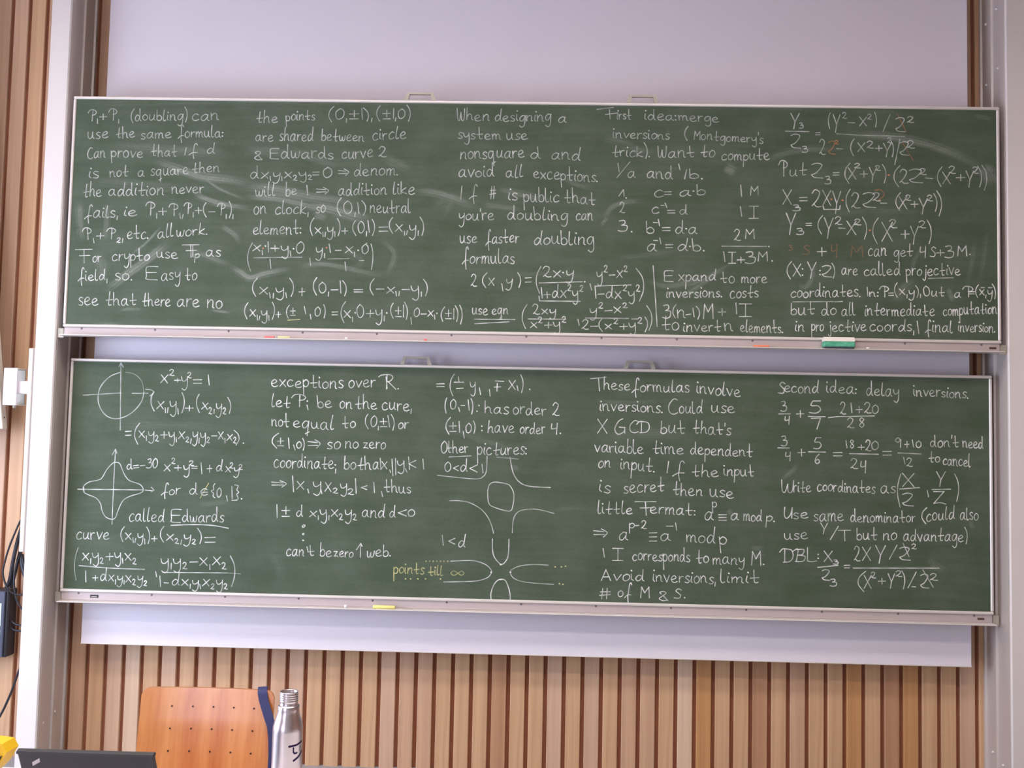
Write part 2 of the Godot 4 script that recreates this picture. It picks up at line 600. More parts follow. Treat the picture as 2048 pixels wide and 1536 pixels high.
func build_room() -> void:
	# floor, ceiling and walls have thickness
	var grey := solid(Color8(152, 154, 158), 0.55)
	var pale := solid(Color8(206, 202, 196), 0.8)
	var wood := solid(Color8(150, 112, 90), 0.7)
	var f := part("floor", bevel_box(Vector3(9.6, 0.2, 9.4), 0.002), grey, self, Vector3(0, -0.135, 3.8))
	f.set_meta("kind", "structure")
	var c := part("ceiling", bevel_box(Vector3(9.6, 0.2, 9.4), 0.002), pale, self, Vector3(0, 5.0, 3.8))
	c.set_meta("kind", "structure")
	var r := part("wall_right", bevel_box(Vector3(0.2, 4.9, 9.0), 0.002), wood, self, Vector3(4.7, 2.45, 4.0))
	r.set_meta("kind", "structure")
	# rear wall with a window opening from x -4.3 to -2.3, y 0.8 to 2.6
	var b := setting("wall_rear")
	part("wall_panel", bevel_box(Vector3(9.2, 0.8, 0.2), 0.002), pale, b, Vector3(0, 0.4, 8.4))
	part("wall_panel", bevel_box(Vector3(9.2, 2.3, 0.2), 0.002), pale, b, Vector3(0, 3.75, 8.4))
	part("wall_panel", bevel_box(Vector3(0.3, 1.8, 0.2), 0.002), pale, b, Vector3(-4.45, 1.7, 8.4))
	part("wall_panel", bevel_box(Vector3(6.9, 1.8, 0.2), 0.002), pale, b, Vector3(1.15, 1.7, 8.4))
	# left wall with a window opening from z 0.9 to 3.9, y 0.55 to 2.45
	var l := setting("wall_left")
	part("wall_panel", bevel_box(Vector3(0.2, 0.55, 9.0), 0.002), wood, l, Vector3(-4.7, 0.275, 4.0))
	part("wall_panel", bevel_box(Vector3(0.2, 2.45, 9.0), 0.002), wood, l, Vector3(-4.7, 3.675, 4.0))
	part("wall_panel", bevel_box(Vector3(0.2, 1.9, 1.4), 0.002), wood, l, Vector3(-4.7, 1.5, 0.2))
	part("wall_panel", bevel_box(Vector3(0.2, 1.9, 4.6), 0.002), wood, l, Vector3(-4.7, 1.5, 6.2))
	var w := setting("window_1")
	for y in [0.58, 2.42]:
		part("window_frame", bevel_box(Vector3(0.08, 0.06, 3.0), 0.004), mats.white, w, Vector3(-4.7, y, 2.4))
	for z in [0.93, 1.91, 2.89, 3.87]:
		part("window_frame", bevel_box(Vector3(0.08, 1.78, 0.06), 0.004), mats.white, w, Vector3(-4.7, 1.5, z))
	var glass := solid(Color(0.95, 0.98, 1.0, 0.06), 0.02)
	glass.transparency = BaseMaterial3D.TRANSPARENCY_ALPHA
	for z in [1.42, 2.4, 3.38]:
		part("pane", bevel_box(Vector3(0.006, 1.78, 0.92), 0.001), glass, w, Vector3(-4.7, 1.5, z))
	var w2 := setting("window_2")
	for y in [0.83, 2.57]:
		part("window_frame", bevel_box(Vector3(2.0, 0.06, 0.08), 0.004), mats.white, w2, Vector3(-3.3, y, 8.4))
	for x in [-4.27, -3.3, -2.33]:
		part("window_frame", bevel_box(Vector3(0.06, 1.68, 0.08), 0.004), mats.white, w2, Vector3(x, 1.7, 8.4))
	for x in [-3.785, -2.815]:
		part("pane", bevel_box(Vector3(0.91, 1.68, 0.006), 0.001), glass, w2, Vector3(x, 1.7, 8.4))
	# the slatted wall behind the boards
	var back := setting("wall_back")
	part("backing", bevel_box(Vector3(9.6, 4.94, 0.18), 0.002), solid(Color8(146, 88, 60), 0.75), back, Vector3(0, 2.435, -0.41))
	var shapes := []
	for i in 4: shapes.append(slat_mesh(0.0766, 4.935, 0.02, i * 0.23))
	var order := [0, 5, 0, 1, 0, 5, 1, 1, 0, 0, 4, 5, 0, 1, 0, 5, 0, 5, 1, 0, 3, 4, 0, 5, 1, 0]
	for k in range(-47, 48):
		var x := -0.061 + 0.0972 * (k + 0.5)
		var tone: int = order[posmod(k * 7 + (k * k) % 5, order.size())]
		if k > 6 and posmod(k * 5, 7) == 2: tone = 3
		if k > 6 and tone == 4: tone = 0
		if k == 9: tone = 4
		if k == 10: tone = 2
		if k == 18 or k == 21: tone = 2
		if k == 17: tone = 0
		part("slat", shapes[posmod(k * 3, 4)], mats.slats[tone], back, Vector3(x, -0.035, -0.32))

func slat_mesh(w: float, h: float, t: float, shift: float) -> ArrayMesh:
	var p := [Vector2(-w / 2, 0), Vector2(-w / 2, t - 0.003), Vector2(-w / 2 + 0.003, t), Vector2(w / 2 - 0.003, t), Vector2(w / 2, t - 0.003), Vector2(w / 2, 0)]
	var u := [0.0, 0.1, 0.14, 0.86, 0.9, 1.0]
	var st := SurfaceTool.new()
	st.begin(Mesh.PRIMITIVE_TRIANGLES)
	st.set_smooth_group(-1)
	for i in 5:
		var v := [[p[i], 0.0, u[i]], [p[i + 1], 0.0, u[i + 1]], [p[i + 1], h, u[i + 1]], [p[i], h, u[i]]]
		for q in [0, 2, 1, 0, 3, 2]:
			st.set_uv(Vector2(v[q][2] + shift, 1.0 - v[q][1] / h + shift))
			st.add_vertex(Vector3(v[q][0].x, v[q][1], v[q][0].y))
	st.set_uv(Vector2(0.5, 0.5))
	for y in [0.0, h]:
		for i in range(1, 5):
			tri(st, Vector3(p[0].x, y, p[0].y), Vector3(p[i].x, y, p[i].y), Vector3(p[i + 1].x, y, p[i + 1].y))
	st.generate_normals()
	return st.commit()

func build_ceiling_lights() -> void:
	var where := ["leftmost", "middle", "rightmost"]
	var rows := ["front row near the boards", "rear row behind the desk"]
	var glow := solid(Color8(240, 236, 230), 0.5)
	glow.emission_enabled = true
	glow.emission = Color(1.0, 0.95, 0.94)
	glow.emission_energy_multiplier = 2.0
	var power := [[6.0, 8.0, 6.0], [5.5, 9.0, 7.0]]
	for j in 2:
		for i in 3:
			var t := thing("ceiling_light", "%s white ceiling light of the %s" % [where[i], rows[j]], "ceiling light", Vector3(-3.4 + 2.4 * i, 4.9, 2.5 + 1.7 * j), "ceiling lights")
			part("housing", bevel_box(Vector3(1.5, 0.08, 0.70), 0.01), mats.white, t, Vector3(0, -0.04, 0))
			part("diffuser", bevel_box(Vector3(1.44, 0.02, 0.64), 0.004), glow, t, Vector3(0, -0.09, 0))
			for z in [-0.34, 0.34]:
				part("baffle", bevel_box(Vector3(1.5, 0.24, 0.012), 0.003), mats.white, t, Vector3(0, -0.20, z))
			for e in [-0.74, 0.74]:
				part("baffle", bevel_box(Vector3(0.012, 0.24, 0.66), 0.003), mats.white, t, Vector3(e, -0.20, 0))
			var a := AreaLight3D.new()
			a.name = "lamp"
			a.area_size = Vector2(1.44, 0.64)
			a.position = Vector3(0, -0.105, 0)
			a.rotation = Vector3(-PI / 2, 0, 0)
			a.light_color = Color(1.0, 0.965, 0.93)
			a.light_energy = power[j][i]
			a.area_range = 30.0
			a.area_attenuation = 2.0
			a.shadow_enabled = true
			t.add_child(a)

func build_posts() -> void:
	var body := [Vector2(2.505, 0), Vector2(2.408, 0), Vector2(2.402, -0.006), Vector2(2.402, -0.012), Vector2(2.412, -0.016), Vector2(2.412, -0.2985), Vector2(2.505, -0.2985)]
	var prof := [Vector2(2.4125, -0.016), Vector2(2.400, -0.018), Vector2(2.400, -0.055), Vector2(2.410, -0.060), Vector2(2.410, -0.155), Vector2(2.400, -0.158),
		Vector2(2.400, -0.172), Vector2(2.410, -0.175), Vector2(2.410, -0.278), Vector2(2.400, -0.282), Vector2(2.400, -0.298), Vector2(2.4125, -0.298)]
	for s in [-1.0, 1.0]:
		var pts := PackedVector2Array()
		for q in prof: pts.append(Vector2(q.x * s, q.y))
		var box := PackedVector2Array()
		for q in body: box.append(Vector2(q.x * s, q.y))
		if s < 0.0:
			pts.reverse()
			box.reverse()
		var t := thing("guide_post", "tall white metal guide post at the %s ends of both chalkboards" % ("left" if s < 0.0 else "right"), "post", Vector3.ZERO, "guide posts of the sliding boards")
		part("post_body", extrude(box, up_y, -0.035, 4.9), mats.enamel, t)
		part("guide_rail", extrude(pts, up_y, -0.034, 4.899), mats.rail, t)
		for q in ([[-0.195, 0.235], [-0.075, 0.21]] if s < 0.0 else [[-0.215, 0.16], [-0.105, 0.13], [-0.23, 3.62], [-0.1, 3.66], [-0.23, 3.95], [-0.11, 3.98]]):
			part("bolt", lathe([[0.0, 0.0], [0.008, 0.0], [0.008, 0.004], [0.005, 0.008], [0.0, 0.009]], 10), mats.alu, t, Vector3(2.410 * s, q[1], q[0]), Vector3(0, 0, PI / 2 * s))

func build_screen() -> void:
	var t := thing("projection_screen", "large white projection panel on the slatted wall behind both chalkboards", "screen", Vector3(0.0035, 0.589, -0.18))
	var w := 4.571
	part("panel", bevel_box(Vector3(w, 3.9, 0.022), 0.003), mats.screen, t, Vector3(0, 1.95, -0.011))
	part("edge_trim", bevel_box(Vector3(w, 0.006, 0.026), 0.001), mats.alu, t, Vector3(0, 0.0025, -0.011))
	for x in [-1.7, 0.0, 1.7]:
		part("wall_batten", bevel_box(Vector3(0.08, 3.7, 0.095), 0.003), mats.dark, t, Vector3(x, 1.98, -0.0695))

func build_boards() -> void:
	board("upper sliding green chalkboard, chalk text starting with P1+P1 doubling", Vector3(0, 2.234, 0), UPPER_TEXT, UPPER_SMEARS, 3, 0.025, [-0.57, 0.57], 2.327, -1.0)
	board("lower sliding green chalkboard with circle and curve drawings", Vector3(0, 0.881, -0.105), LOWER_TEXT, LOWER_SMEARS, 17, 0.024, [-0.567, 0.583], 2.305, -2.19)

func board(label: String, at: Vector3, items: Array, smears: Array, seed_value: int, dust: float, handles: Array, label_x: float, plate_x: float) -> void:
	var t := thing("chalkboard", label, "chalkboard", at, "sliding chalkboards")
	var strokes := strokes_of(items)
	var w := board_size.x
	var h := board_size.y
	var mesh := ArrayMesh.new()
	for half in 2:
		var st := SurfaceTool.new()
		st.begin(Mesh.PRIMITIVE_TRIANGLES)
		st.set_normal(Vector3(0, 0, 1))
		var x0 := -w / 2 + half * w / 2
		var v := [[x0, 0.0, 0.0, 1.0], [x0 + w / 2, 0.0, 1.0, 1.0], [x0 + w / 2, h, 1.0, 0.0], [x0, h, 0.0, 0.0]]
		for q in [0, 2, 1, 0, 3, 2]:
			st.set_uv(Vector2(v[q][2], v[q][3]))
			st.add_vertex(Vector3(v[q][0], v[q][1], 0))
		st.commit(mesh)
		mesh.surface_set_material(half, image_material(board_image(strokes, smears, half, seed_value, dust), 0.8))
	part("writing_surface", mesh, null, t)
	part("core", bevel_box(Vector3(w, h, 0.024), 0.001), mats.dark, t, Vector3(0, h / 2, -0.0125))
	var f := 0.015
	part("frame_rail", bevel_box(Vector3(w + 2 * f, f, 0.034), 0.004), mats.alu, t, Vector3(0, h + f / 2, -0.011))
	part("frame_rail", bevel_box(Vector3(w + 2 * f, f, 0.034), 0.004), mats.alu, t, Vector3(0, -f / 2, -0.011))
	for s in [-1.0, 1.0]:
		part("frame_rail", bevel_box(Vector3(f, h, 0.034), 0.004), mats.alu, t, Vector3(s * (w / 2 + f / 2), h / 2, -0.011))
		part("guide_shoe", bevel_box(Vector3(0.034, 0.05, 0.016), 0.003), mats.handle, t, Vector3(s * (w / 2 + f + 0.0165), -0.045, -0.02))
	part("apron", bevel_box(Vector3(w + 0.02, 0.042, 0.012), 0.002), mats.tray, t, Vector3(0, -f - 0.021, -0.01))
	part("chalk_tray", bevel_box(Vector3(w + 0.026, 0.006, 0.062), 0.002), mats.alu, t, Vector3(0, -f - 0.045, 0.015))
	for i in 13:
		part("rivet", lathe([[0.0, 0.0015], [0.005, 0.001], [0.006, 0.0]], 8), mats.rivet, t, Vector3(-w / 2 + 0.08 + i * (w - 0.16) / 12.0, -f - 0.007, -0.004), Vector3(PI / 2, 0, 0))
	for x in handles:
		var hp := PackedVector2Array([Vector2(-0.083, 0), Vector2(-0.061, 0), Vector2(-0.054, 0.032), Vector2(0.054, 0.032), Vector2(0.061, 0), Vector2(0.083, 0), Vector2(0.066, 0.043), Vector2(-0.066, 0.043)])
		part("lifting_handle", extrude(hp, along_z, -0.016, 0.0), mats.handle, t, Vector3(x, h + f, 0))
	part("maker_label", bevel_box(Vector3(0.034, 0.010, 0.002), 0.0005), solid(Color8(88, 58, 50), 0.5), t, Vector3(label_x, -f - 0.022, -0.003))
	if plate_x < -2.0:
		var pl := part("type_plate", bevel_box(Vector3(0.042, 0.015, 0.002), 0.0005), mats.dark, t, Vector3(plate_x, -f - 0.021, -0.003))
		part("plate_text", bevel_box(Vector3(0.03, 0.004, 0.001), 0.0002), mats.handle, pl, Vector3(0, -0.002, 0.0012))

func chalk_stick(label: String, x: float, y: float, z: float, length: float, r: float, col: Color) -> void:
	var m := lathe([[0.0, -length / 2], [r * 0.8, -length / 2], [r, -length / 2 + r * 0.3], [r, length / 2 - r * 0.3], [r * 0.85, length / 2], [0.0, length / 2]], 14)
	var o := part("chalk", m, solid(col, 0.9), self, Vector3(x, y + r, z), Vector3(0, rng.randf_range(-0.08, 0.08), PI / 2))
	tag(o, label, "chalk", "chalk in the board trays")

func build_tray_things() -> void:
	var yu := 2.234 - 0.015 - 0.042
	var yl := 0.881 - 0.015 - 0.042
	chalk_stick("short pink chalk beside pale yellow chalk in upper tray", -1.296, yu, 0.03, 0.05, 0.0055, Color8(236, 130, 130))
	chalk_stick("pale yellow chalk beside pink chalk in upper tray", -1.222, yu, 0.03, 0.062, 0.0055, Color8(226, 222, 168))
	chalk_stick("tiny white chalk stub in upper tray, left of the red stub", -0.905, yu, 0.03, 0.014, 0.006, Color8(240, 236, 236))
	chalk_stick("tiny red chalk stub in upper tray near the middle", -0.506, yu, 0.03, 0.014, 0.005, Color8(232, 110, 100))
	chalk_stick("orange chalk in upper tray, left of the green eraser", 1.172, yu, 0.03, 0.078, 0.0055, Color8(240, 140, 104))
	chalk_stick("tiny white chalk stub in upper tray, right of the green eraser", 1.698, yu, 0.03, 0.013, 0.005, Color8(240, 236, 230))
	chalk_stick("round white chalk stub in lower tray, left of yellow chalk", -0.887, yl, -0.075, 0.014, 0.008, Color8(244, 240, 244))
	chalk_stick("thick yellow chalk stick in the lower tray", -0.692, yl, -0.075, 0.112, 0.0088, Color8(236, 230, 140))
	var e := thing("board_eraser", "green block eraser with white top in the upper tray", "eraser", Vector3(1.553, yu, 0.031))
	var g := wood_image(64, 64, Color8(70, 158, 124), Color8(112, 190, 154), 77, 2.0, 2.0)
	part("felt_pad", bevel_box(Vector3(0.148, 0.006, 0.042), 0.002), solid(Color8(64, 62, 72), 0.95), e, Vector3(0, 0.003, 0))
	var gm := image_material(g, 0.8)
	gm.uv1_triplanar = true
	gm.uv1_scale = Vector3(8, 8, 8)
	part("body", bevel_box(Vector3(0.153, 0.028, 0.046), 0.004), gm, e, Vector3(0, 0.020, 0))
	var top := PackedVector2Array([Vector2(-0.022, 0.034), Vector2(-0.018, 0.052), Vector2(0.010, 0.056), Vector2(0.022, 0.034)])
	top.reverse()
	part("grip", extrude(top, along_x, -0.0755, 0.0755), solid(Color8(236, 228, 218), 0.8), e)

func build_left_equipment() -> void:
	var t := thing("cable_duct", "narrow cream cable duct on the outer side of the left post", "cable duct", Vector3(-2.529, 1.07, -0.045))
	part("body", bevel_box(Vector3(0.050, 1.04, 0.045), 0.003), mats.white, t, Vector3(0, 0.52, -0.02))
	part("cover", bevel_box(Vector3(0.022, 1.038, 0.012), 0.002), mats.cream, t, Vector3(-0.013, 0.52, 0.0085))
	var b := thing("junction_box", "white box on a bracket arm left of the left post", "box", Vector3(-2.653, 1.815, -0.05))
	part("front_plate", bevel_box(Vector3(0.070, 0.192, 0.010), 0.002), mats.white, b, Vector3(0, 0.096, -0.005))
	for y in [0.003, 0.189]:
		part("flange", bevel_box(Vector3(0.074, 0.005, 0.085), 0.001), mats.cream, b, Vector3(0.002, y, -0.05))
	part("rear_plate", bevel_box(Vector3(0.066, 0.18, 0.006), 0.001), mats.handle, b, Vector3(0, 0.096, -0.09))
	part("arm", bevel_box(Vector3(0.07, 0.066, 0.03), 0.003), mats.white, b, Vector3(0.0645, 0.093, -0.032))
	part("connector", lathe([[0.0, 0.0], [0.008, 0.0], [0.009, 0.012], [0.006, 0.02], [0.0, 0.02]], 12), mats.handle, b, Vector3(0.008, -0.014, -0.04))
	var p := thing("white_panel", "slightly tilted white board panel cut off by the left edge, behind the bracket box", "panel", Vector3(-2.732, 1.69, -0.12))
	p.rotation = Vector3(0, 0, 0.125)
	part("face", bevel_box(Vector3(1.30, 2.6, 0.02), 0.003), mats.white, p, Vector3(-0.65, 1.3, 0.0))
	part("side_rail", bevel_box(Vector3(0.020, 2.6, 0.045), 0.003), mats.cream, p, Vector3(0.010, 1.3, -0.014))
	for y in [0.06, 0.52]:
		part("screw", lathe([[0.0, 0.002], [0.004, 0.0015], [0.005, 0.0]], 8), mats.dark, p, Vector3(0.0202, y, -0.014), Vector3(0, 0, -PI / 2))
	var m := thing("wall_monitor", "black boxy display on the slatted wall under the hanging cables", "monitor", Vector3(-2.898, 0.50, -0.2985))
	part("case", bevel_box(Vector3(0.42, 0.35, 0.085), 0.006), mats.dark, m, Vector3(0, 0.175, 0.0435))
	var bez := solid(Color8(70, 74, 92), 0.4)
	part("bezel", bevel_box(Vector3(0.40, 0.34, 0.012), 0.003), bez, m, Vector3(-0.006, 0.172, 0.091))
	var lit := solid(Color8(190, 214, 216), 0.3)
	lit.emission_enabled = true
	lit.emission = Color(0.75, 0.92, 0.92)
	lit.emission_energy_multiplier = 0.6
	part("display", bevel_box(Vector3(0.37, 0.118, 0.003), 0.001), lit, m, Vector3(-0.006, 0.222, 0.0985))
	part("display", bevel_box(Vector3(0.37, 0.078, 0.003), 0.001), lit, m, Vector3(-0.006, 0.104, 0.0985))
	var runs := [
		["thick dark cable arching from duct to display top", 0.010, [Vector3(-2.57, 1.215, -0.12), Vector3(-2.62, 1.20, -0.19), Vector3(-2.66, 1.11, -0.22), Vector3(-2.685, 1.0, -0.23), Vector3(-2.70, 0.9, -0.235), Vector3(-2.72, 0.856, -0.24)]],
		["outermost thin cable looping left of the bundle", 0.005, [Vector3(-2.57, 1.225, -0.10), Vector3(-2.63, 1.215, -0.18), Vector3(-2.685, 1.10, -0.20), Vector3(-2.715, 1.01, -0.21), Vector3(-2.725, 0.93, -0.21), Vector3(-2.69, 0.85, -0.21), Vector3(-2.64, 0.825, -0.22), Vector3(-2.56, 0.835, -0.23)]],
		["second thick dark cable beside the arching cable", 0.009, [Vector3(-2.57, 1.20, -0.14), Vector3(-2.615, 1.17, -0.21), Vector3(-2.645, 1.09, -0.24), Vector3(-2.67, 1.0, -0.25), Vector3(-2.685, 0.92, -0.25), Vector3(-2.70, 0.856, -0.25)]],
		["thin cable hanging in a loop in front of a slat", 0.005, [Vector3(-2.655, 1.06, -0.25), Vector3(-2.675, 0.93, -0.23), Vector3(-2.655, 0.81, -0.22), Vector3(-2.61, 0.745, -0.22), Vector3(-2.55, 0.735, -0.23)]],
		["thick cable running down right to the post", 0.013, [Vector3(-2.66, 1.03, -0.26), Vector3(-2.64, 0.96, -0.25), Vector3(-2.60, 0.88, -0.24), Vector3(-2.555, 0.80, -0.23)]],
		["short thin cable passing behind the duct end", 0.004, [Vector3(-2.65, 1.02, -0.25), Vector3(-2.625, 0.965, -0.24), Vector3(-2.59, 0.95, -0.23), Vector3(-2.55, 0.95, -0.23)]],
		["upper thin cable from the display side to the post", 0.005, [Vector3(-2.728, 0.72, -0.25), Vector3(-2.68, 0.68, -0.24), Vector3(-2.63, 0.665, -0.23), Vector3(-2.55, 0.68, -0.22)]],
		["lower thin cable from the display side to the post", 0.005, [Vector3(-2.728, 0.68, -0.25), Vector3(-2.68, 0.645, -0.24), Vector3(-2.63, 0.635, -0.23), Vector3(-2.55, 0.645, -0.22)]],
		["dark cable slanting down left from post to floor", 0.006, [Vector3(-2.55, 0.53, -0.16), Vector3(-2.60, 0.45, -0.19), Vector3(-2.65, 0.31, -0.2), Vector3(-2.71, 0.18, -0.2), Vector3(-2.80, 0.03, -0.15), Vector3(-2.95, -0.028, -0.1)]]]
	for c in runs:
		var o := part("cable", tube(c[2], c[1], 8, 6), mats.cable, self)
		tag(o, c[0], "cable", "cables beside the left post")

func build_desk_things() -> void:
	var top := image_material(wood_image(128, 128, Color8(214, 208, 210), Color8(226, 220, 222), 9, 1.0, 1.0), 0.45)
	top.uv1_triplanar = true
	var d := thing("desk", "white topped lecturer desk at the bottom edge carrying laptop and bottle", "desk", Vector3(-0.6, 0, 2.57))
	part("table_top", bevel_box(Vector3(2.6, 0.03, 0.80), 0.004), top, d, Vector3(0, 0.725, 0))
	for x in [-1.2, 1.2]:
		for z in [-0.34, 0.34]:
			part("leg", bevel_box(Vector3(0.05, 0.745, 0.05), 0.004), mats.handle, d, Vector3(x, 0.3375, z))
	part("modesty_panel", bevel_box(Vector3(2.35, 0.4, 0.02), 0.003), mats.white, d, Vector3(0, 0.5, 0.3))
	# laptop, its lid towards the camera
	var l := thing("laptop", "black laptop with open lid, seen from behind at bottom left", "laptop", Vector3(-0.9585, 0.74, 2.575))
	var shell := solid(Color8(34, 33, 40), 0.55)
	part("base", bevel_box(Vector3(0.315, 0.022, 0.215), 0.004), mats.dark, l, Vector3(0, 0.012, -0.10))
	var deck := part("keyboard", bevel_box(Vector3(0.28, 0.003, 0.10), 0.001), solid(Color8(24, 24, 26), 0.6), l, Vector3(0, 0.0242, -0.07))
	deck.set_meta("label", "black laptop keyboard")
	var lid := part("lid", bevel_box(Vector3(0.318, 0.206, 0.012), 0.004), shell, l, Vector3(0, 0.020 + 0.0925, 0.0465), Vector3(0.464, 0, 0))
	part("rim", bevel_box(Vector3(0.322, 0.008, 0.016), 0.003), mats.dark, lid, Vector3(0, 0.1005, 0))
	part("badge", extrude(PackedVector2Array([Vector2(-0.014, -0.007), Vector2(0.009, -0.003), Vector2(0.014, 0.007), Vector2(-0.009, 0.003)]), along_z, 0.0, 0.001), solid(Color8(182, 176, 184), 0.4, 0.4), lid, Vector3(-0.117, 0.076, 0.0062), Vector3(0, 0, 0.42))
	part("screen", bevel_box(Vector3(0.29, 0.175, 0.002), 0.0005), solid(Color8(18, 20, 24), 0.2), lid, Vector3(0, 0.005, -0.0065))
	# aluminium bottle
	var bt := thing("water_bottle", "open silver metal water bottle with dark marks beside the chair strap", "bottle", Vector3(-0.5785, 0.74, 2.318))
	var img := Image.create(512, 256, false, Image.FORMAT_RGB8)
	img.fill(Color8(206, 200, 204))
	var ink := Color8(46, 34, 66)
	mark(img, [Vector2(28, 193), Vector2(70, 196), Vector2(112, 206)], 8.0, ink)
	mark(img, [Vector2(52, 184), Vector2(53, 164), Vector2(60, 157), Vector2(74, 158)], 7.0, ink)
	mark(img, [Vector2(98, 184), Vector2(98, 162)], 5.0, ink)
	mark(img, [Vector2(56, 124), Vector2(85, 137), Vector2(116, 158)], 9.0, ink)
	var steel := solid(Color8(206, 200, 204), 0.3, 1.0)
	part("shell", lathe([[0.0, 0.0], [0.036, 0.0], [0.0395, 0.004], [0.0395, 0.03]], 64), steel, bt)
	var wall := []
	for i in 9: wall.append([0.0395, 0.03 + 0.138 * i / 8.0])
	part("printed_body", lathe(wall, 64, true), image_material(img, 0.3, 1.0), bt)
	var sh := [[0.0395, 0.168]]
	for i in range(1, 13):
		var k := i / 12.0
		sh.append([lerpf(0.0395, 0.0285, smoothstep(0.0, 1.0, k)), 0.168 + 0.052 * k])
	sh.append_array([[0.0282, 0.229], [0.0272, 0.231], [0.0240, 0.232]])
	part("shoulder", lathe(sh, 64), steel, bt)
	var nk := [[0.0240, 0.232], [0.0235, 0.238]]
	for i in 4:
		var y := 0.241 + i * 0.0055
		nk.append_array([[0.0232, y], [0.0245, y + 0.0014], [0.0245, y + 0.0028], [0.0232, y + 0.0042]])
	nk.append_array([[0.0234, 0.2635], [0.0238, 0.2655], [0.0228, 0.267], [0.0212, 0.2655], [0.0208, 0.25], [0.0208, 0.20], [0.0, 0.20]])
	part("threaded_neck", lathe(nk, 64), steel, bt)
	# yellow case at the frame edge
	var y := thing("yellow_case", "small yellow case with black band at the bottom left corner", "case", Vector3(0, 0, 2.3))
	var yp := PackedVector2Array([Vector2(-1.475, 0.741), Vector2(-1.395, 0.741), Vector2(-1.352, 0.785), Vector2(-1.330, 0.824), Vector2(-1.343, 0.846), Vector2(-1.475, 0.858)])
	part("body", extrude(yp, along_z, -0.05, 0.012), solid(Color8(228, 182, 28), 0.5), y)
	var fp := PackedVector2Array([Vector2(-1.474, 0.79), Vector2(-1.362, 0.790), Vector2(-1.348, 0.842), Vector2(-1.474, 0.855)])
	part("front_flap", extrude(fp, along_z, 0.012, 0.017), solid(Color8(240, 212, 60), 0.45), y)
	var bp := PackedVector2Array([Vector2(-1.474, 0.745), Vector2(-1.392, 0.745), Vector2(-1.358, 0.782), Vector2(-1.340, 0.816), Vector2(-1.352, 0.812), Vector2(-1.474, 0.775)])
	part("black_band", extrude(bp, along_z, 0.012, 0.019), solid(Color8(38, 28, 30), 0.5), y)

func mark(img: Image, pts: Array, r: float, col: Color) -> void:
	for i in pts.size() - 1:
		var a: Vector2 = pts[i]
		var b: Vector2 = pts[i + 1]
		var n := int(a.distance_to(b)) + 1
		for k in n + 1:
			var c := a.lerp(b, float(k) / n)
			for y in range(int(c.y - r), int(c.y + r) + 1):
				for x in range(int(c.x - r), int(c.x + r) + 1):
					if Vector2(x, y).distance_to(c) <= r * 0.6 and x >= 0 and y >= 0 and x < img.get_width() and y < img.get_height():
						img.set_pixel(x, y, col)

func build_chair() -> void:
	var c := thing("chair", "orange plywood chair with dotted backrest in front of the slatted wall", "chair", Vector3(-1.031, 0, 1.61))
	var ply := image_material(wood_image(256, 256, Color8(180, 102, 48), Color8(208, 142, 80), 61, 0.9, 0.05, 0.5), 0.32)
	ply.clearcoat_enabled = true
	ply.clearcoat = 1.0
	ply.clearcoat_roughness = 0.16
	# backrest: a bent plywood shell, hollow towards the camera
	part("backrest", shell_mesh(0.452, 0.455, 0.822, 0.150, 0.03, 0.011), ply, c)
	var st := SurfaceTool.new()
	st.begin(Mesh.PRIMITIVE_TRIANGLES)
	st.set_smooth_group(-1)
	for j in 4:
		for i in 5:
			var u := -0.29 + i * 0.155
			var y := 0.762 - j * 0.071
			var p := shell_point(u + 0.02, (y - 0.455) / (0.822 - 0.455), 0.452, 0.455, 0.822, 0.150, 0.03)
			add_bevel_box(st, p + Vector3(0, 0, 0.0012), Vector3(0.0052, 0.0052, 0.003), 0.0008)
	st.generate_normals()
	part("perforations", st.commit(), solid(Color8(58, 26, 18), 0.8), c)
	var sp := PackedVector2Array([Vector2(-0.06, 0.435), Vector2(0.36, 0.450), Vector2(0.39, 0.443), Vector2(0.39, 0.433), Vector2(0.36, 0.439), Vector2(-0.06, 0.424)])
	part("seat", extrude(sp, along_x, -0.21, 0.21), ply, c, Vector3(0, 0, 0.0))
	for s in [-1.0, 1.0]:
		part("leg", tube([Vector3(s * 0.19, 0.43, 0.30), Vector3(s * 0.2, 0.2, 0.34), Vector3(s * 0.21, -0.035, 0.37)], 0.011), mats.steel, c)
		part("leg", tube([Vector3(s * 0.17, 0.42, -0.02), Vector3(s * 0.19, 0.2, -0.07), Vector3(s * 0.2, -0.035, -0.11)], 0.011), mats.steel, c)
		part("back_support", tube([Vector3(s * 0.15, 0.42, 0.0), Vector3(s * 0.15, 0.55, -0.02), Vector3(s * 0.15, 0.66, -0.04)], 0.010), mats.steel, c)
	# navy strap hung over the corner of the backrest
	var path := [Vector3(0.165, 0.70, -0.075), Vector3(0.172, 0.80, -0.068), Vector3(0.178, 0.826, -0.052), Vector3(0.184, 0.818, -0.024), Vector3(0.194, 0.788, -0.012), Vector3(0.217, 0.738, 0.006), Vector3(0.230, 0.70, 0.016), Vector3(0.234, 0.62, 0.030), Vector3(0.234, 0.50, 0.046), Vector3(0.234, 0.40, 0.057)]
	var wid := [0.016, 0.016, 0.016, 0.016, 0.016, 0.0155, 0.013, 0.008, 0.0075, 0.0075]
	var o := part("shoulder_strap", ribbon(path, wid, 0.002), solid(Color8(44, 48, 92), 0.8), self, c.position)
	tag(o, "dark navy strap hanging over the right corner of the orange chair", "strap")

func shell_point(u: float, v: float, w: float, y0: float, y1: float, lean: float, bow: float) -> Vector3:
	var y := lerpf(y0, y1, v)
	var z := -(y - 0.608) * lean * 1.05 + bow * (u * u * 4.0 - 0.33) * 0.5 + 0.012 * (v - 0.5) * (v - 0.5)
	return Vector3(u * w, y, z)

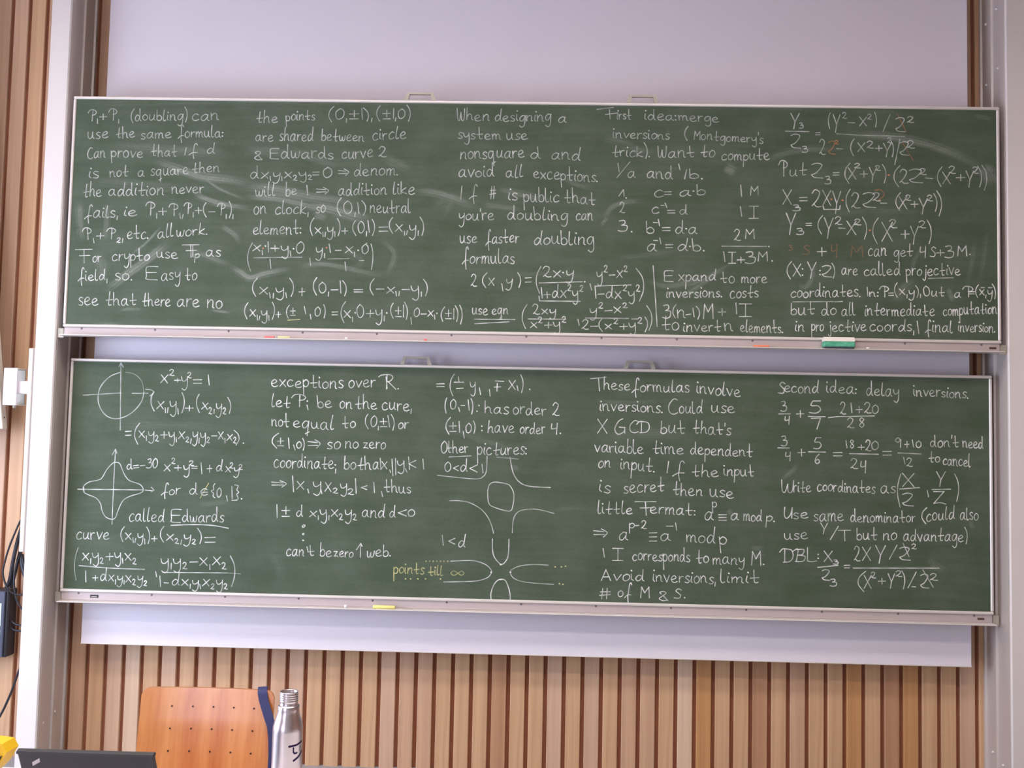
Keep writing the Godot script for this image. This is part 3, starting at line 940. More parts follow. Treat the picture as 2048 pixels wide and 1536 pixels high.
func shell_mesh(w: float, y0: float, y1: float, lean: float, bow: float, thick: float) -> ArrayMesh:
	var nu := 24
	var nv := 16
	var st := SurfaceTool.new()
	st.begin(Mesh.PRIMITIVE_TRIANGLES)
	var front := []
	var rear := []
	for j in nv + 1:
		var fr := []
		var rr := []
		for i in nu + 1:
			var u := -0.5 + float(i) / nu
			var v := float(j) / nv
			# rounded upper corners
			var r := 0.028
			var dx := maxf(absf(u) * w - (w / 2 - r), 0.0)
			var dy := maxf(v * (y1 - y0) - (y1 - y0 - r), 0.0)
			var q := shell_point(u, v, w, y0, y1, lean, bow)
			var d := Vector2(dx, dy).length()
			if dx > 0.0 and dy > 0.0 and d > 0.0:
				var k := maxf(dx, dy) / d
				q.x -= signf(u) * dx * (1.0 - k)
				q.y -= dy * (1.0 - k)
			fr.append([q, Vector2(u + 0.5, v)])
			rr.append([q - Vector3(0, 0, thick), Vector2(u + 0.5, v)])
		front.append(fr)
		rear.append(rr)
	st.set_smooth_group(0)
	for j in nv:
		for i in nu:
			uv_quad(st, front[j][i], front[j][i + 1], front[j + 1][i + 1], front[j + 1][i])
	st.set_smooth_group(1)
	for j in nv:
		for i in nu:
			uv_quad(st, rear[j][i + 1], rear[j][i], rear[j + 1][i], rear[j + 1][i + 1])
	st.set_smooth_group(-1)
	for i in nu:
		uv_quad(st, front[nv][i], front[nv][i + 1], rear[nv][i + 1], rear[nv][i])
		uv_quad(st, front[0][i + 1], front[0][i], rear[0][i], rear[0][i + 1])
	for j in nv:
		uv_quad(st, front[j][nu], rear[j][nu], rear[j + 1][nu], front[j + 1][nu])
		uv_quad(st, rear[j][0], front[j][0], front[j + 1][0], rear[j + 1][0])
	st.generate_normals()
	return st.commit()

func uv_quad(st: SurfaceTool, a: Array, b: Array, c: Array, d: Array) -> void:
	for q in [a, c, b, a, d, c]:
		st.set_uv(q[1])
		st.add_vertex(q[0])

func ribbon(points: Array, half: Array, thick: float) -> ArrayMesh:
	var steps := 6
	var path := smooth_path(points, steps)
	var st := SurfaceTool.new()
	st.begin(Mesh.PRIMITIVE_TRIANGLES)
	st.set_smooth_group(-1)
	var rows := []
	for i in path.size():
		var d: Vector3 = (path[mini(i + 1, path.size() - 1)] - path[maxi(i - 1, 0)]).normalized()
		var k := float(i) / steps
		var w: float = lerpf(half[int(k)], half[mini(int(k) + 1, half.size() - 1)], k - int(k))
		var side := Vector3(1, 0.1, 0)
		var n := side.cross(d).normalized()
		rows.append([path[i] - side * w - n * thick, path[i] + side * w - n * thick, path[i] + side * w + n * thick, path[i] - side * w + n * thick])
	for i in rows.size() - 1:
		for k in 4:
			quad(st, rows[i][k], rows[i][(k + 1) % 4], rows[i + 1][(k + 1) % 4], rows[i + 1][k])
	quad(st, rows[0][3], rows[0][2], rows[0][1], rows[0][0])
	var e: Array = rows[-1]
	quad(st, e[0], e[1], e[2], e[3])
	st.generate_normals()
	return st.commit()

# ------------------------------------------------------------------ what is written on the boards (millimetres from the lower left corner of the green)
# word: text, start x y, end x y, x-height, ink, strength; sign: one mark stretched to a box; line: points, curved, ink, strength
const UPPER_TEXT := [
["word","P_1+P_1",59,1058,224,1062,31,0,0.57],
["word","(doubling)",287,1060,579,1068,30,0,0.57],
["word","can",608,1069,744,1069,35,0,0.57],
["word","use",68,961,171,970,33,0,0.57],
["word","the",213,966,311,978,29,0,0.57],
["word","same",345,967,501,976,29,0,0.57],
["word","formula:",537,977,768,982,30,0,0.57],
["word","Can",71,860,162,868,35,0,0.57],
["word","prove",194,873,357,868,33,0,0.57],
["word","that",402,876,535,878,32,0,0.57],
["sign","I",575,884,581,924,0,0,0.57],
["sign","f",597,867,639,946,0,0,0.57],
["word","d",691,896,730,896,28,0,0.57],
["word","is",82,757,133,760,34,0,0.57],
["word","not",192,765,285,771,33,0,0.57],
["word","a",338,772,370,772,30,0,0.57],
["word","square",404,775,598,784,33,0,0.57],
["word","then",618,794,759,800,28,0,0.57],
["word","the",57,660,151,663,37,0,0.69],
["word","addition",190,666,475,675,35,0,0.69],
["word","never",518,685,681,689,33,0,0.69],
["word","fails,",69,550,240,557,34,0,0.69],
["word","ie",274,562,340,568,27,0,0.69],
["word","P_1+P_1,",383,568,579,571,35,0,0.69],
["word","P_1+(-P_1),",581,576,838,575,33,0,0.69],
["word","P_1+P_2,",66,436,273,443,31,0,0.85],
["word","etc.",296,445,402,450,36,0,0.85],
["word","all",455,449,532,460,34,0,0.85],
["word","work.",550,460,706,472,30,0,0.85],
["sign","F",30,315,118,387,0,0,0.85],
["word","or",123,324,167,324,32,0,0.85],
["word","crypto",223,327,414,335,34,0,0.85],
["word","use",454,352,561,347,31,0,0.85],
["sign","F",581,354,669,420,0,0,0.85],
["line",[636,414,639,356],0,0,0.85],
["word","p",650,350,672,351,20,0,0.85],
["word","as",708,363,781,359,34,0,0.85],
["word","field,",51,225,201,229,31,0,0.85],
["word","so.",244,228,328,234,33,0,0.85],
["sign","E",400,235,461,304,0,0,0.85],
["word","asy",482,234,577,238,36,0,0.85],
["word","to",604,239,663,239,36,0,0.85],
["word","see",61,96,161,102,38,0,0.85],
["word","that",200,100,358,103,35,0,0.85],
["word","there",388,101,533,102,34,0,0.85],
["word","are",569,98,682,100,37,0,0.85],
["word","no",723,96,800,97,41,0,0.85],
["word","the",940,1060,1049,1064,31,0,0.57],
["word","points",1094,1071,1242,1078,30,0,0.57],
["word","(0,~1),",1312,1081,1537,1085,32,0,0.57],
["word","(~1,0)",1562,1087,1734,1090,32,0,0.57],
["word","are",941,961,1030,963,34,0,0.57],
["word","shared",1064,965,1237,970,35,0,0.57],
["word","between",1280,968,1499,971,31,0,0.57],
["word","circle",1545,976,1714,985,35,0,0.57],
["sign","&",938,865,977,909,0,0,0.57],
["sign","E",1017,871,1061,926,0,0,0.57],
["word","dwards",1076,876,1344,877,34,0,0.57],
["word","curve",1389,878,1547,887,36,0,0.57],
["sign","2",1579,890,1616,943,0,0,0.57],
["word","dx_1y_1x_2y_2",921,768,1238,778,30,0,0.57],
["sign","=",1240,790,1274,806,0,0,0.57],
["sign","0",1295,778,1339,832,0,0,0.57],
["sign",">>",1372,789,1425,824,0,0,0.57],
["word","denom.",1455,787,1676,795,33,0,0.57],
["word","will",950,675,1051,679,33,0,0.66],
["word","be",1106,680,1160,685,34,0,0.66],
["sign","1",1212,684,1219,736,0,0,0.66],
["sign",">>",1262,692,1326,726,0,0,0.66],
["word","addition",1377,684,1623,694,35,0,0.66],
["word","like",1657,695,1767,699,35,0,0.66],
["word","on",946,582,1009,589,38,0,0.66],
["word","clock,",1055,583,1224,590,36,0,0.66],
["word","so",1265,596,1312,596,34,0,0.66],
["word","(0,1)",1373,593,1518,595,35,0,0.66],
["word","neutral",1542,597,1749,603,35,0,0.66],
["word","element:",945,480,1189,484,35,0,0.8],
["word","(x_1,y_1)",1237,489,1390,489,34,0,0.8],
["sign","+",1399,487,1432,517,0,0,0.8],
["word","(0,1)",1458,492,1566,494,33,0,0.8],
["sign","=",1590,504,1634,527,0,0,0.8],
["word","(x_1,y_1)",1644,507,1819,498,34,0,0.8],
["sign","(",921,289,943,434,0,0,0.46],
["word","x_1`1+y_1`0",946,391,1206,384,34,0,0.8],
["line",[952,357,1200,364],0,0,0.46],
["sign","1",1036,302,1043,352,0,0,0.8],
["sign","1",1240,321,1246,360,0,0,0.8],
["word","y_1",1270,383,1315,381,33,0,0.8],
["sign","1",1337,391,1345,434,0,0,0.8],
["line",[1370,402,1400,403],0,0,0.8],
["word","x_1",1420,388,1470,389,32,0,0.8],
["line",[1486,405,1488,404],0,0,0.8],
["sign","0",1506,387,1538,437,0,0,0.8],
["line",[1333,357,1441,361],0,0,0.55],
["line",[1493,351,1518,352],0,0,0.8],
["sign","1",1421,297,1428,343,0,0,0.8],
["sign",")",1551,306,1563,438,0,0,0.8],
["line",[1528,441,1530,440],0,0,0.55],
["line",[998,407,1000,406],0,1,0.8],
["line",[1324,415,1326,414],0,1,0.8],
["word","(x_1,y_1)",952,172,1162,173,35,0,0.88],
["sign","+",1191,165,1221,206,0,0,0.88],
["word","(0,-1)",1265,182,1433,183,34,0,0.88],
["sign","=",1471,190,1516,203,0,0,0.88],
["word","(-x_1,-y_1)",1554,189,1846,190,34,0,0.88],
["word","(x_1,y_1)",916,54,1067,55,35,0,0.88],
["sign","+",1076,53,1102,82,0,0,0.88],
["sign","(",1130,49,1144,117,0,0,0.88],
["sign","~",1150,65,1176,102,0,0,0.88],
["line",[1139,40,1200,45],0,2,0.88],
["sign","1",1221,73,1228,112,0,0,0.88],
["sign","1",1252,47,1257,72,0,0,0.88],
["sign","0",1276,63,1303,111,0,0,0.88],
["sign",")",1319,55,1328,122,0,0,0.88],
["sign","=",1363,71,1392,87,0,0,0.88],
["sign","(",1409,32,1430,140,0,0,0.55],
["word","x_1`0+y_1`",1424,57,1643,61,37,0,0.88],
["word","(~1)",1663,70,1748,67,33,0,0.88],
["sign","1",1765,31,1770,65,0,0,0.88],
["word","When",1977,1083,2140,1086,34,0,0.55],
["word","designing",2170,1083,2454,1087,33,0,0.55],
["word","a",2494,1077,2534,1078,33,0,0.55],
["word","system",1982,989,2202,990,31,0,0.55],
["word","use",2232,985,2339,991,32,0,0.55],
["word","nonsquare",1997,886,2323,895,37,0,0.66],
["word","d",2358,888,2406,889,34,0,0.66],
["word","and",2463,887,2607,886,35,0,0.66],
["word","avoid",1991,794,2171,794,35,0,0.66],
["word","all",2233,793,2316,794,35,0,0.66],
["word","exceptions.",2373,790,2696,774,35,0,0.66],
["sign","I",2003,673,2008,744,0,0,0.66],
["sign","f",2047,654,2087,753,0,0,0.66],
["sign","#",2151,680,2182,746,0,0,0.66],
["word","is",2246,677,2293,677,35,0,0.66],
["word","public",2326,668,2504,668,36,0,0.66],
["word","that",2534,668,2690,658,35,0,0.66],
["word","you're",1997,567,2176,573,33,0,0.8],
["word","doubling",2245,574,2548,577,33,0,0.8],
["word","can",2593,576,2677,578,34,0,0.8],
["word","use",2007,447,2091,451,33,0,0.88],
["word","faster",2136,449,2304,458,35,0,0.88],
["word","doubling",2382,450,2684,453,38,0,0.88],
["word","formulas",2019,346,2284,349,38,0,0.88],
["sign","2",2067,230,2095,292,0,0,0.88],
["sign","(",2124,224,2146,299,0,0,0.88],
["word","x",2154,238,2183,238,36,0,0.88],
["sign","1",2222,207,2229,246,0,0,0.88],
["word","y",2244,239,2273,240,32,0,0.88],
["sign",")",2302,227,2317,302,0,0,0.88],
["sign","=",2340,255,2372,279,0,0,0.88],
["sign","(",2396,200,2419,336,0,0,0.88],
["word","2x`y",2433,281,2581,285,32,0,0.88],
["line",[2411,252,2629,262],0,0,0.88],
["line",[2641,262,2643,262],0,0,0.88],
["word","1+dx^2y^2",2425,175,2634,180,34,0,0.88],
["line",[2412,184,2415,161,2621,162],0,0,0.88],
["sign","1",2668,221,2677,253,0,0,0.88],
["word","y^2-x^2",2703,280,2856,285,34,0,0.88],
["line",[2697,241,2876,250],0,0,0.88],
["word","1-dx^2y^2",2695,179,2921,185,34,0,0.88],
["sign",")",2899,167,2939,335,0,0,0.88],
["line",[2985,349,2998,188,3009,40],0,0,0.8],
["word","use",2077,84,2154,86,31,0,0.88],
["word","eqn",2177,89,2257,91,30,0,0.88],
["line",[2087,62,2293,64],0,0,0.88],
["line",[2090,39,2264,52],0,0,0.88],
["sign","(",2329,18,2352,141,0,0,0.88],
["word","2xy",2385,90,2497,94,28,0,0.88],
["line",[2360,68,2549,70],0,0,0.88],
["word","x^2+y^2",2371,22,2550,26,28,0,0.88],
["sign","1",2610,39,2618,71,0,0,0.88],
["word","y^2-x^2",2670,95,2859,108,28,0,0.88],
["line",[2648,78,2865,80],0,0,0.55],
["line",[2881,77,2910,78],0,0,0.88],
["word","2-(x^2+y^2)",2630,21,2958,26,28,0,0.88],
["sign",")",2955,20,2982,146,0,0,0.88],
["word","0-x_1`",1780,69,1897,72,28,0,0.88],
["word","(~1)",1917,62,2004,60,32,0,0.88],
["sign",")",2011,35,2025,132,0,0,0.88],
["line",[2689,1151,2774,1162],0,0,0.37],
["line",[2753,1152,2757,1101],0,0,0.53],
["line",[2732,1124,2796,1134],0,0,0.53],
["word","irst",2792,1099,2865,1101,28,0,0.53],
["word","idea:",2933,1101,3091,1098,30,0,0.53],
["word","merge",3108,1098,3310,1092,28,0,0.53],
["word","inversions",2774,1005,3059,998,28,0,0.53],
["sign","(",3137,995,3153,1068,0,0,0.53],
["word","Montgomery's",3184,1003,3533,986,27,0,0.53],
["word","trick).",2771,907,2959,911,30,0,0.63],
["word","Want",3004,905,3189,912,33,0,0.63],
["word","to",3220,910,3290,914,32,0,0.63],
["word","compute",3325,900,3567,898,32,0,0.63],
["sign","1",2800,828,2807,873,0,0,0.63],
["line",[2796,799,2861,881],0,0,0.46],
["word","a",2852,797,2890,798,31,0,0.63],
["word","and",2949,801,3078,796,34,0,0.63],
["sign","1",3108,844,3115,873,0,0,0.63],
["line",[3139,797,3148,845],0,0,0.63],
["word","b.",3165,799,3228,800,24,0,0.63],
["line",[2807,704,2830,737,2834,702],0,0,0.66],
["line",[2844,695,2845,694],0,0,0.66],
["word","c",2988,704,3032,704,36,0,0.66],
["sign","=",3037,715,3072,730,0,0,0.66],
["word","a`b",3116,706,3245,715,30,0,0.66],
["sign","1",3422,710,3427,770,0,0,0.66],
["sign","M",3472,718,3511,764,0,0,0.66],
["sign","2",2813,618,2838,673,0,0,0.66],
["word","c",2977,615,3012,616,34,0,0.66],
["line",[3021,659,3040,659],0,0,0.66],
["sign","1",3042,647,3051,671,0,0,0.66],
["sign","=",3054,620,3091,635,0,0,0.66],
["word","d",3117,613,3155,613,29,0,0.66],
["sign","1",3421,610,3428,658,0,0,0.66],
["sign","J",3466,599,3512,662,0,0,0.66],
["sign","3",2806,523,2852,579,0,0,0.85],
["line",[2874,522,2876,521],0,0,0.85],
["word","b",2951,516,2988,516,31,0,0.85],
["line",[2983,571,3005,570],0,0,0.85],
["sign","1",3008,554,3015,587,0,0,0.85],
["sign","=",3028,530,3069,546,0,0,0.85],
["word","d`a",3097,515,3205,515,33,0,0.85],
["word","a",2955,423,3002,424,34,0,0.85],
["line",[2985,478,3006,478],0,0,0.85],
["sign","1",3016,462,3023,492,0,0,0.85],
["sign","=",3046,443,3083,459,0,0,0.85],
["word","d`b.",3108,427,3240,427,32,0,0.85],
["sign","2",3392,485,3423,543,0,0,0.85],
["sign","M",3448,496,3492,544,0,0,0.85],
["line",[3330,455,3554,457],0,0,0.55],
["line",[3565,457,3567,456],0,0,0.85],
["sign","1",3339,375,3346,427,0,0,0.85],
["sign","J",3363,368,3400,425,0,0,0.85],
["sign","+",3407,371,3444,401,0,0,0.85],
["sign","3",3447,369,3498,429,0,0,0.85],
["sign","M",3512,382,3559,430,0,0,0.85],
["line",[3582,384,3584,383],0,0,0.85],
["sign","E",3041,270,3087,326,0,0,0.85],
["word","xpand",3114,274,3300,280,30,0,0.85],
["word","to",3327,270,3396,271,32,0,0.85],
["word","more",3430,269,3557,269,31,0,0.85],
["word","inversions.",3054,189,3330,196,30,0,0.85],
["word","costs",3374,192,3514,199,33,0,0.85],
["sign","3",3035,84,3076,152,0,0,0.85],
["sign","(",3087,85,3103,155,0,0,0.85],
["word","n",3111,88,3150,89,37,0,0.85],
["line",[3153,103,3177,107],0,0,0.85],
["sign","1",3187,94,3194,137,0,0,0.85],
["sign",")",3204,82,3221,147,0,0,0.85],
["sign","M",3241,86,3289,161,0,0,0.85],
["sign","+",3314,102,3353,137,0,0,0.85],
["sign","1",3402,113,3406,168,0,0,0.85],
["sign","J",3419,99,3482,164,0,0,0.85],
["word","to",3034,23,3119,24,36,0,0.85],
["word","invert",3141,20,3329,23,30,0,0.85],
["word","n",3349,26,3388,26,35,0,0.85],
["word","elements.",3427,22,3636,21,32,0,0.85],
["sign","Y",3673,1063,3715,1142,0,0,0.63],
["sign","3",3715,1066,3735,1094,0,0,0.63],
["line",[3647,1050,3765,1049],0,0,0.63],
["sign","=",3798,1033,3821,1045,0,0,0.63],
["sign","(",3862,1065,3871,1147,0,0,0.63],
["sign","Y",3886,1047,3921,1139,0,0,0.63],
["sign","2",3933,1120,3954,1151,0,0,0.63],
["line",[3960,1098,3995,1097],0,0,0.63],
["sign","X",4019,1082,4054,1128,0,0,0.63],
["sign","2",4060,1116,4080,1144,0,0,0.63],
["sign",")",4095,1077,4104,1153,0,0,0.63],
["line",[4172,1142,4136,1054],0,0,0.63],
["sign","Z",4201,1054,4248,1128,0,0,0.63],
["line",[4207,1148,4254,1054],0,1,0.37],
["sign","2",4260,1103,4292,1134,0,0,0.63],
["line",[3904,1040,4016,1034,4245,1031],0,0,0.46],
["sign","Z",3674,963,3724,1036,0,0,0.63],
["sign","3",3730,942,3759,973,0,0,0.63],
["sign","2",3818,932,3848,1011,0,0,0.63],
["sign","Z",3863,935,3898,1002,0,1,0.63],
["sign","2",3895,987,3913,1005,0,1,0.63],
["line",[3904,963,3936,962],0,0,0.63],
["sign","(",3974,928,3992,1015,0,0,0.63],
["sign","X",4010,949,4045,995,0,0,0.63],
["sign","2",4057,968,4089,1005,0,0,0.63],
["sign","+",4098,954,4133,981,0,0,0.63],
["sign","Y",4139,924,4177,994,0,0,0.63],
["sign","2",4160,997,4180,1024,0,0,0.63],
["sign",")",4177,924,4189,1006,0,0,0.63],
["line",[4221,1015,4195,883],0,0,0.63],
["sign","Z",4221,934,4268,1004,0,0,0.63],
["sign","2",4259,971,4295,1010,0,0,0.63],
["line",[4236,995,4288,908],0,1,0.32],
["sign","P",3613,817,3656,899,0,0,0.69],
["word","ut",3669,821,3754,825,33,0,0.69],
["sign","Z",3778,811,3836,887,0,0,0.69],
["sign","3",3845,781,3875,821,0,0,0.69],
["sign","=",3886,827,3916,840,0,0,0.69],
["sign","(",3945,786,3971,889,0,0,0.69],
["sign","X",3963,807,4001,865,0,0,0.69],
["sign","2",3995,865,4024,889,0,0,0.69],
["sign","+",4021,817,4060,851,0,0,0.69],
["sign","Y",4068,791,4104,869,0,0,0.69],
["sign","2",4098,854,4124,879,0,0,0.69],
["sign",")",4133,789,4151,885,0,0,0.69],
["line",[4163,831,4168,831],0,1,1],
["sign","(",4191,771,4221,880,0,0,0.69],
["sign","2",4221,790,4262,862,0,0,0.69],
["sign","Z",4268,794,4335,864,0,0,0.69],
["sign","2",4320,836,4353,867,0,0,0.69],
["line",[4347,819,4385,816],0,0,0.69],
["sign","(",4408,775,4432,877,0,0,0.69],
["sign","X",4434,790,4473,850,0,0,0.69],
["sign","2",4467,844,4499,881,0,0,0.69],
["sign","+",4502,806,4546,839,0,0,0.69],
["sign","Y",4551,774,4589,858,0,0,0.69],
["sign","2",4584,846,4613,879,0,0,0.69],
["sign",")",4609,775,4628,883,0,0,0.69],
["sign",")",4630,760,4654,889,0,0,0.69],
["sign","X",3634,673,3678,749,0,0,0.8],
["sign","3",3684,641,3722,672,0,0,0.8],
["sign","=",3719,693,3757,711,0,0,0.8],
["sign","2",3781,663,3828,751,0,0,0.8],
["sign","X",3834,670,3875,749,0,0,0.8],
["line",[3876,704,3880,703],0,1,1],
["sign","Y",3884,629,3925,744,0,0,0.8],
["line",[3837,667,3840,651,3919,652,3922,672],0,0,0.8],
["line",[3932,699,3937,698],0,1,1],
["sign","(",3951,639,3972,756,0,0,0.8],
["sign","2",3980,660,4021,739,0,0,0.8],
["sign","Z",4036,664,4101,740,0,0,0.8],
["sign","2",4086,698,4124,740,0,0,0.8],
["line",[4095,752,4124,755,4142,729,4109,698],1,1,0.46],
["line",[4124,687,4156,687],0,0,0.8],
["sign","(",4200,652,4224,742,0,0,0.8],
["sign","X",4215,658,4256,724,0,0,0.8],
["sign","2",4250,703,4276,731,0,0,0.8],
["sign","+",4276,668,4311,698,0,0,0.8],
["sign","Y",4317,633,4358,714,0,0,0.8],
["sign","2",4358,702,4384,732,0,0,0.8],
["sign",")",4390,649,4405,739,0,0,0.8],
["sign",")",4404,625,4428,754,0,0,0.8],
["sign","Y",3652,518,3699,629,0,0,0.88],
["sign","(",3811,524,3834,619,0,0,0.88],
["sign","Y",3843,502,3887,608,0,0,0.88],
["sign","2",3898,575,3931,615,0,0,0.88],
["sign","X",3956,523,4001,592,0,0,0.88],
["sign","2",3995,574,4027,604,0,0,0.88],
["sign",")",4033,502,4054,614,0,0,0.88],
["sign","(",4085,480,4113,612,0,0,0.88],
["sign","2",4168,562,4206,604,0,0,0.88],
["sign","2",4316,564,4349,600,0,0,0.88],
["sign","3",3703,520,3740,552,0,0,0.9],
["sign","=",3751,567,3779,579,0,0,0.9],
["line",[3914,557,3948,555],0,0,0.9],
["line",[4069,548,4073,548],0,1,1],
["sign","X",4130,492,4183,590,0,0,0.9],
["sign","+",4225,508,4267,551,0,0,0.9],
["sign","Y",4273,480,4312,572,0,0,0.9],
["sign",")",4356,484,4376,604,0,0,0.9],
["sign","3",3664,439,3684,465,0,1,0.37],
["sign","S",3732,420,3771,466,0,1,0.37],
["sign","+",3808,413,3853,456,0,0,0.9],
["sign","4",3878,405,3906,474,0,1,0.32],
["sign","M",3976,410,4035,468,0,1,0.32],
["word","can",4063,417,4152,418,35,0,0.9],
["word","get",4191,416,4283,419,34,0,0.9],
["sign","4",4320,412,4348,470,0,0,0.9],
["sign","S",4370,419,4398,468,0,0,0.9],
["sign","+",4403,422,4440,454,0,0,0.9],
["sign","3",4442,414,4487,475,0,0,0.9],
["sign","M",4507,424,4552,476,0,0,0.9],
["line",[4567,433,4569,433],0,0,0.9],
["sign","(",3657,293,3679,382,0,0,1],
["sign","X",3687,308,3726,371,0,0,1],
["line",[3734,346,3736,345],0,0,1],
["line",[3734,314,3736,314],0,0,1],
["sign","Y",3760,298,3802,381,0,0,1],
["line",[3821,339,3823,338],0,0,1],
["line",[3821,319,3823,318],0,0,1],
["sign","Z",3833,307,3881,365,0,0,1],
["sign",")",3881,300,3895,377,0,0,1],
["word","are",3931,318,4009,319,31,0,1],
["word","called",4043,317,4222,322,32,0,1],
["word","projective",4252,323,4520,327,32,0,1],
["line",[4361,308,4486,314],0,0,0.55],
["word","coordinates.",3677,200,4021,211,32,0,1],
["line",[3685,178,3889,183],0,0,0.64],
["line",[3895,182,3934,184],0,0,1],
["word","In:",4060,212,4110,214,25,0,1],
["sign","P",4118,210,4163,265,0,0,1],
["sign","=",4163,219,4188,232,0,0,1],
["word","(x,y),",4194,221,4322,221,27,0,1],
["word","Out",4339,217,4441,218,28,0,1],
["word","a",4491,216,4522,217,28,0,1],
["sign","P",4530,217,4581,272,0,0,1],
["sign","=",4561,233,4589,245,0,0,1],
["word","(x,y)",4594,228,4694,223,27,0,1],
["line",[4622,266,4639,266],0,0,1],
["line",[4658,266,4676,267],0,0,1],
["word","but",3677,112,3797,117,33,0,1],
["word","do",3831,114,3903,116,34,0,1],
["word","all",3931,113,3998,114,34,0,1],
["word","intermediate",4046,115,4391,121,32,0,1],
["word","computation",4435,122,4699,137,32,0,1],
["word","in",3700,33,3744,33,31,0,1],
["word","pro",3781,34,3840,35,33,0,1],
["word","jective",3862,34,4051,36,32,0,1],
["word","coords,",4071,37,4288,40,32,0,1],
["sign","1",4304,29,4313,92,0,0,1],
["word","final",4343,36,4479,38,33,0,1],
["word","inversion.",4507,44,4687,42,30,0,1]
]
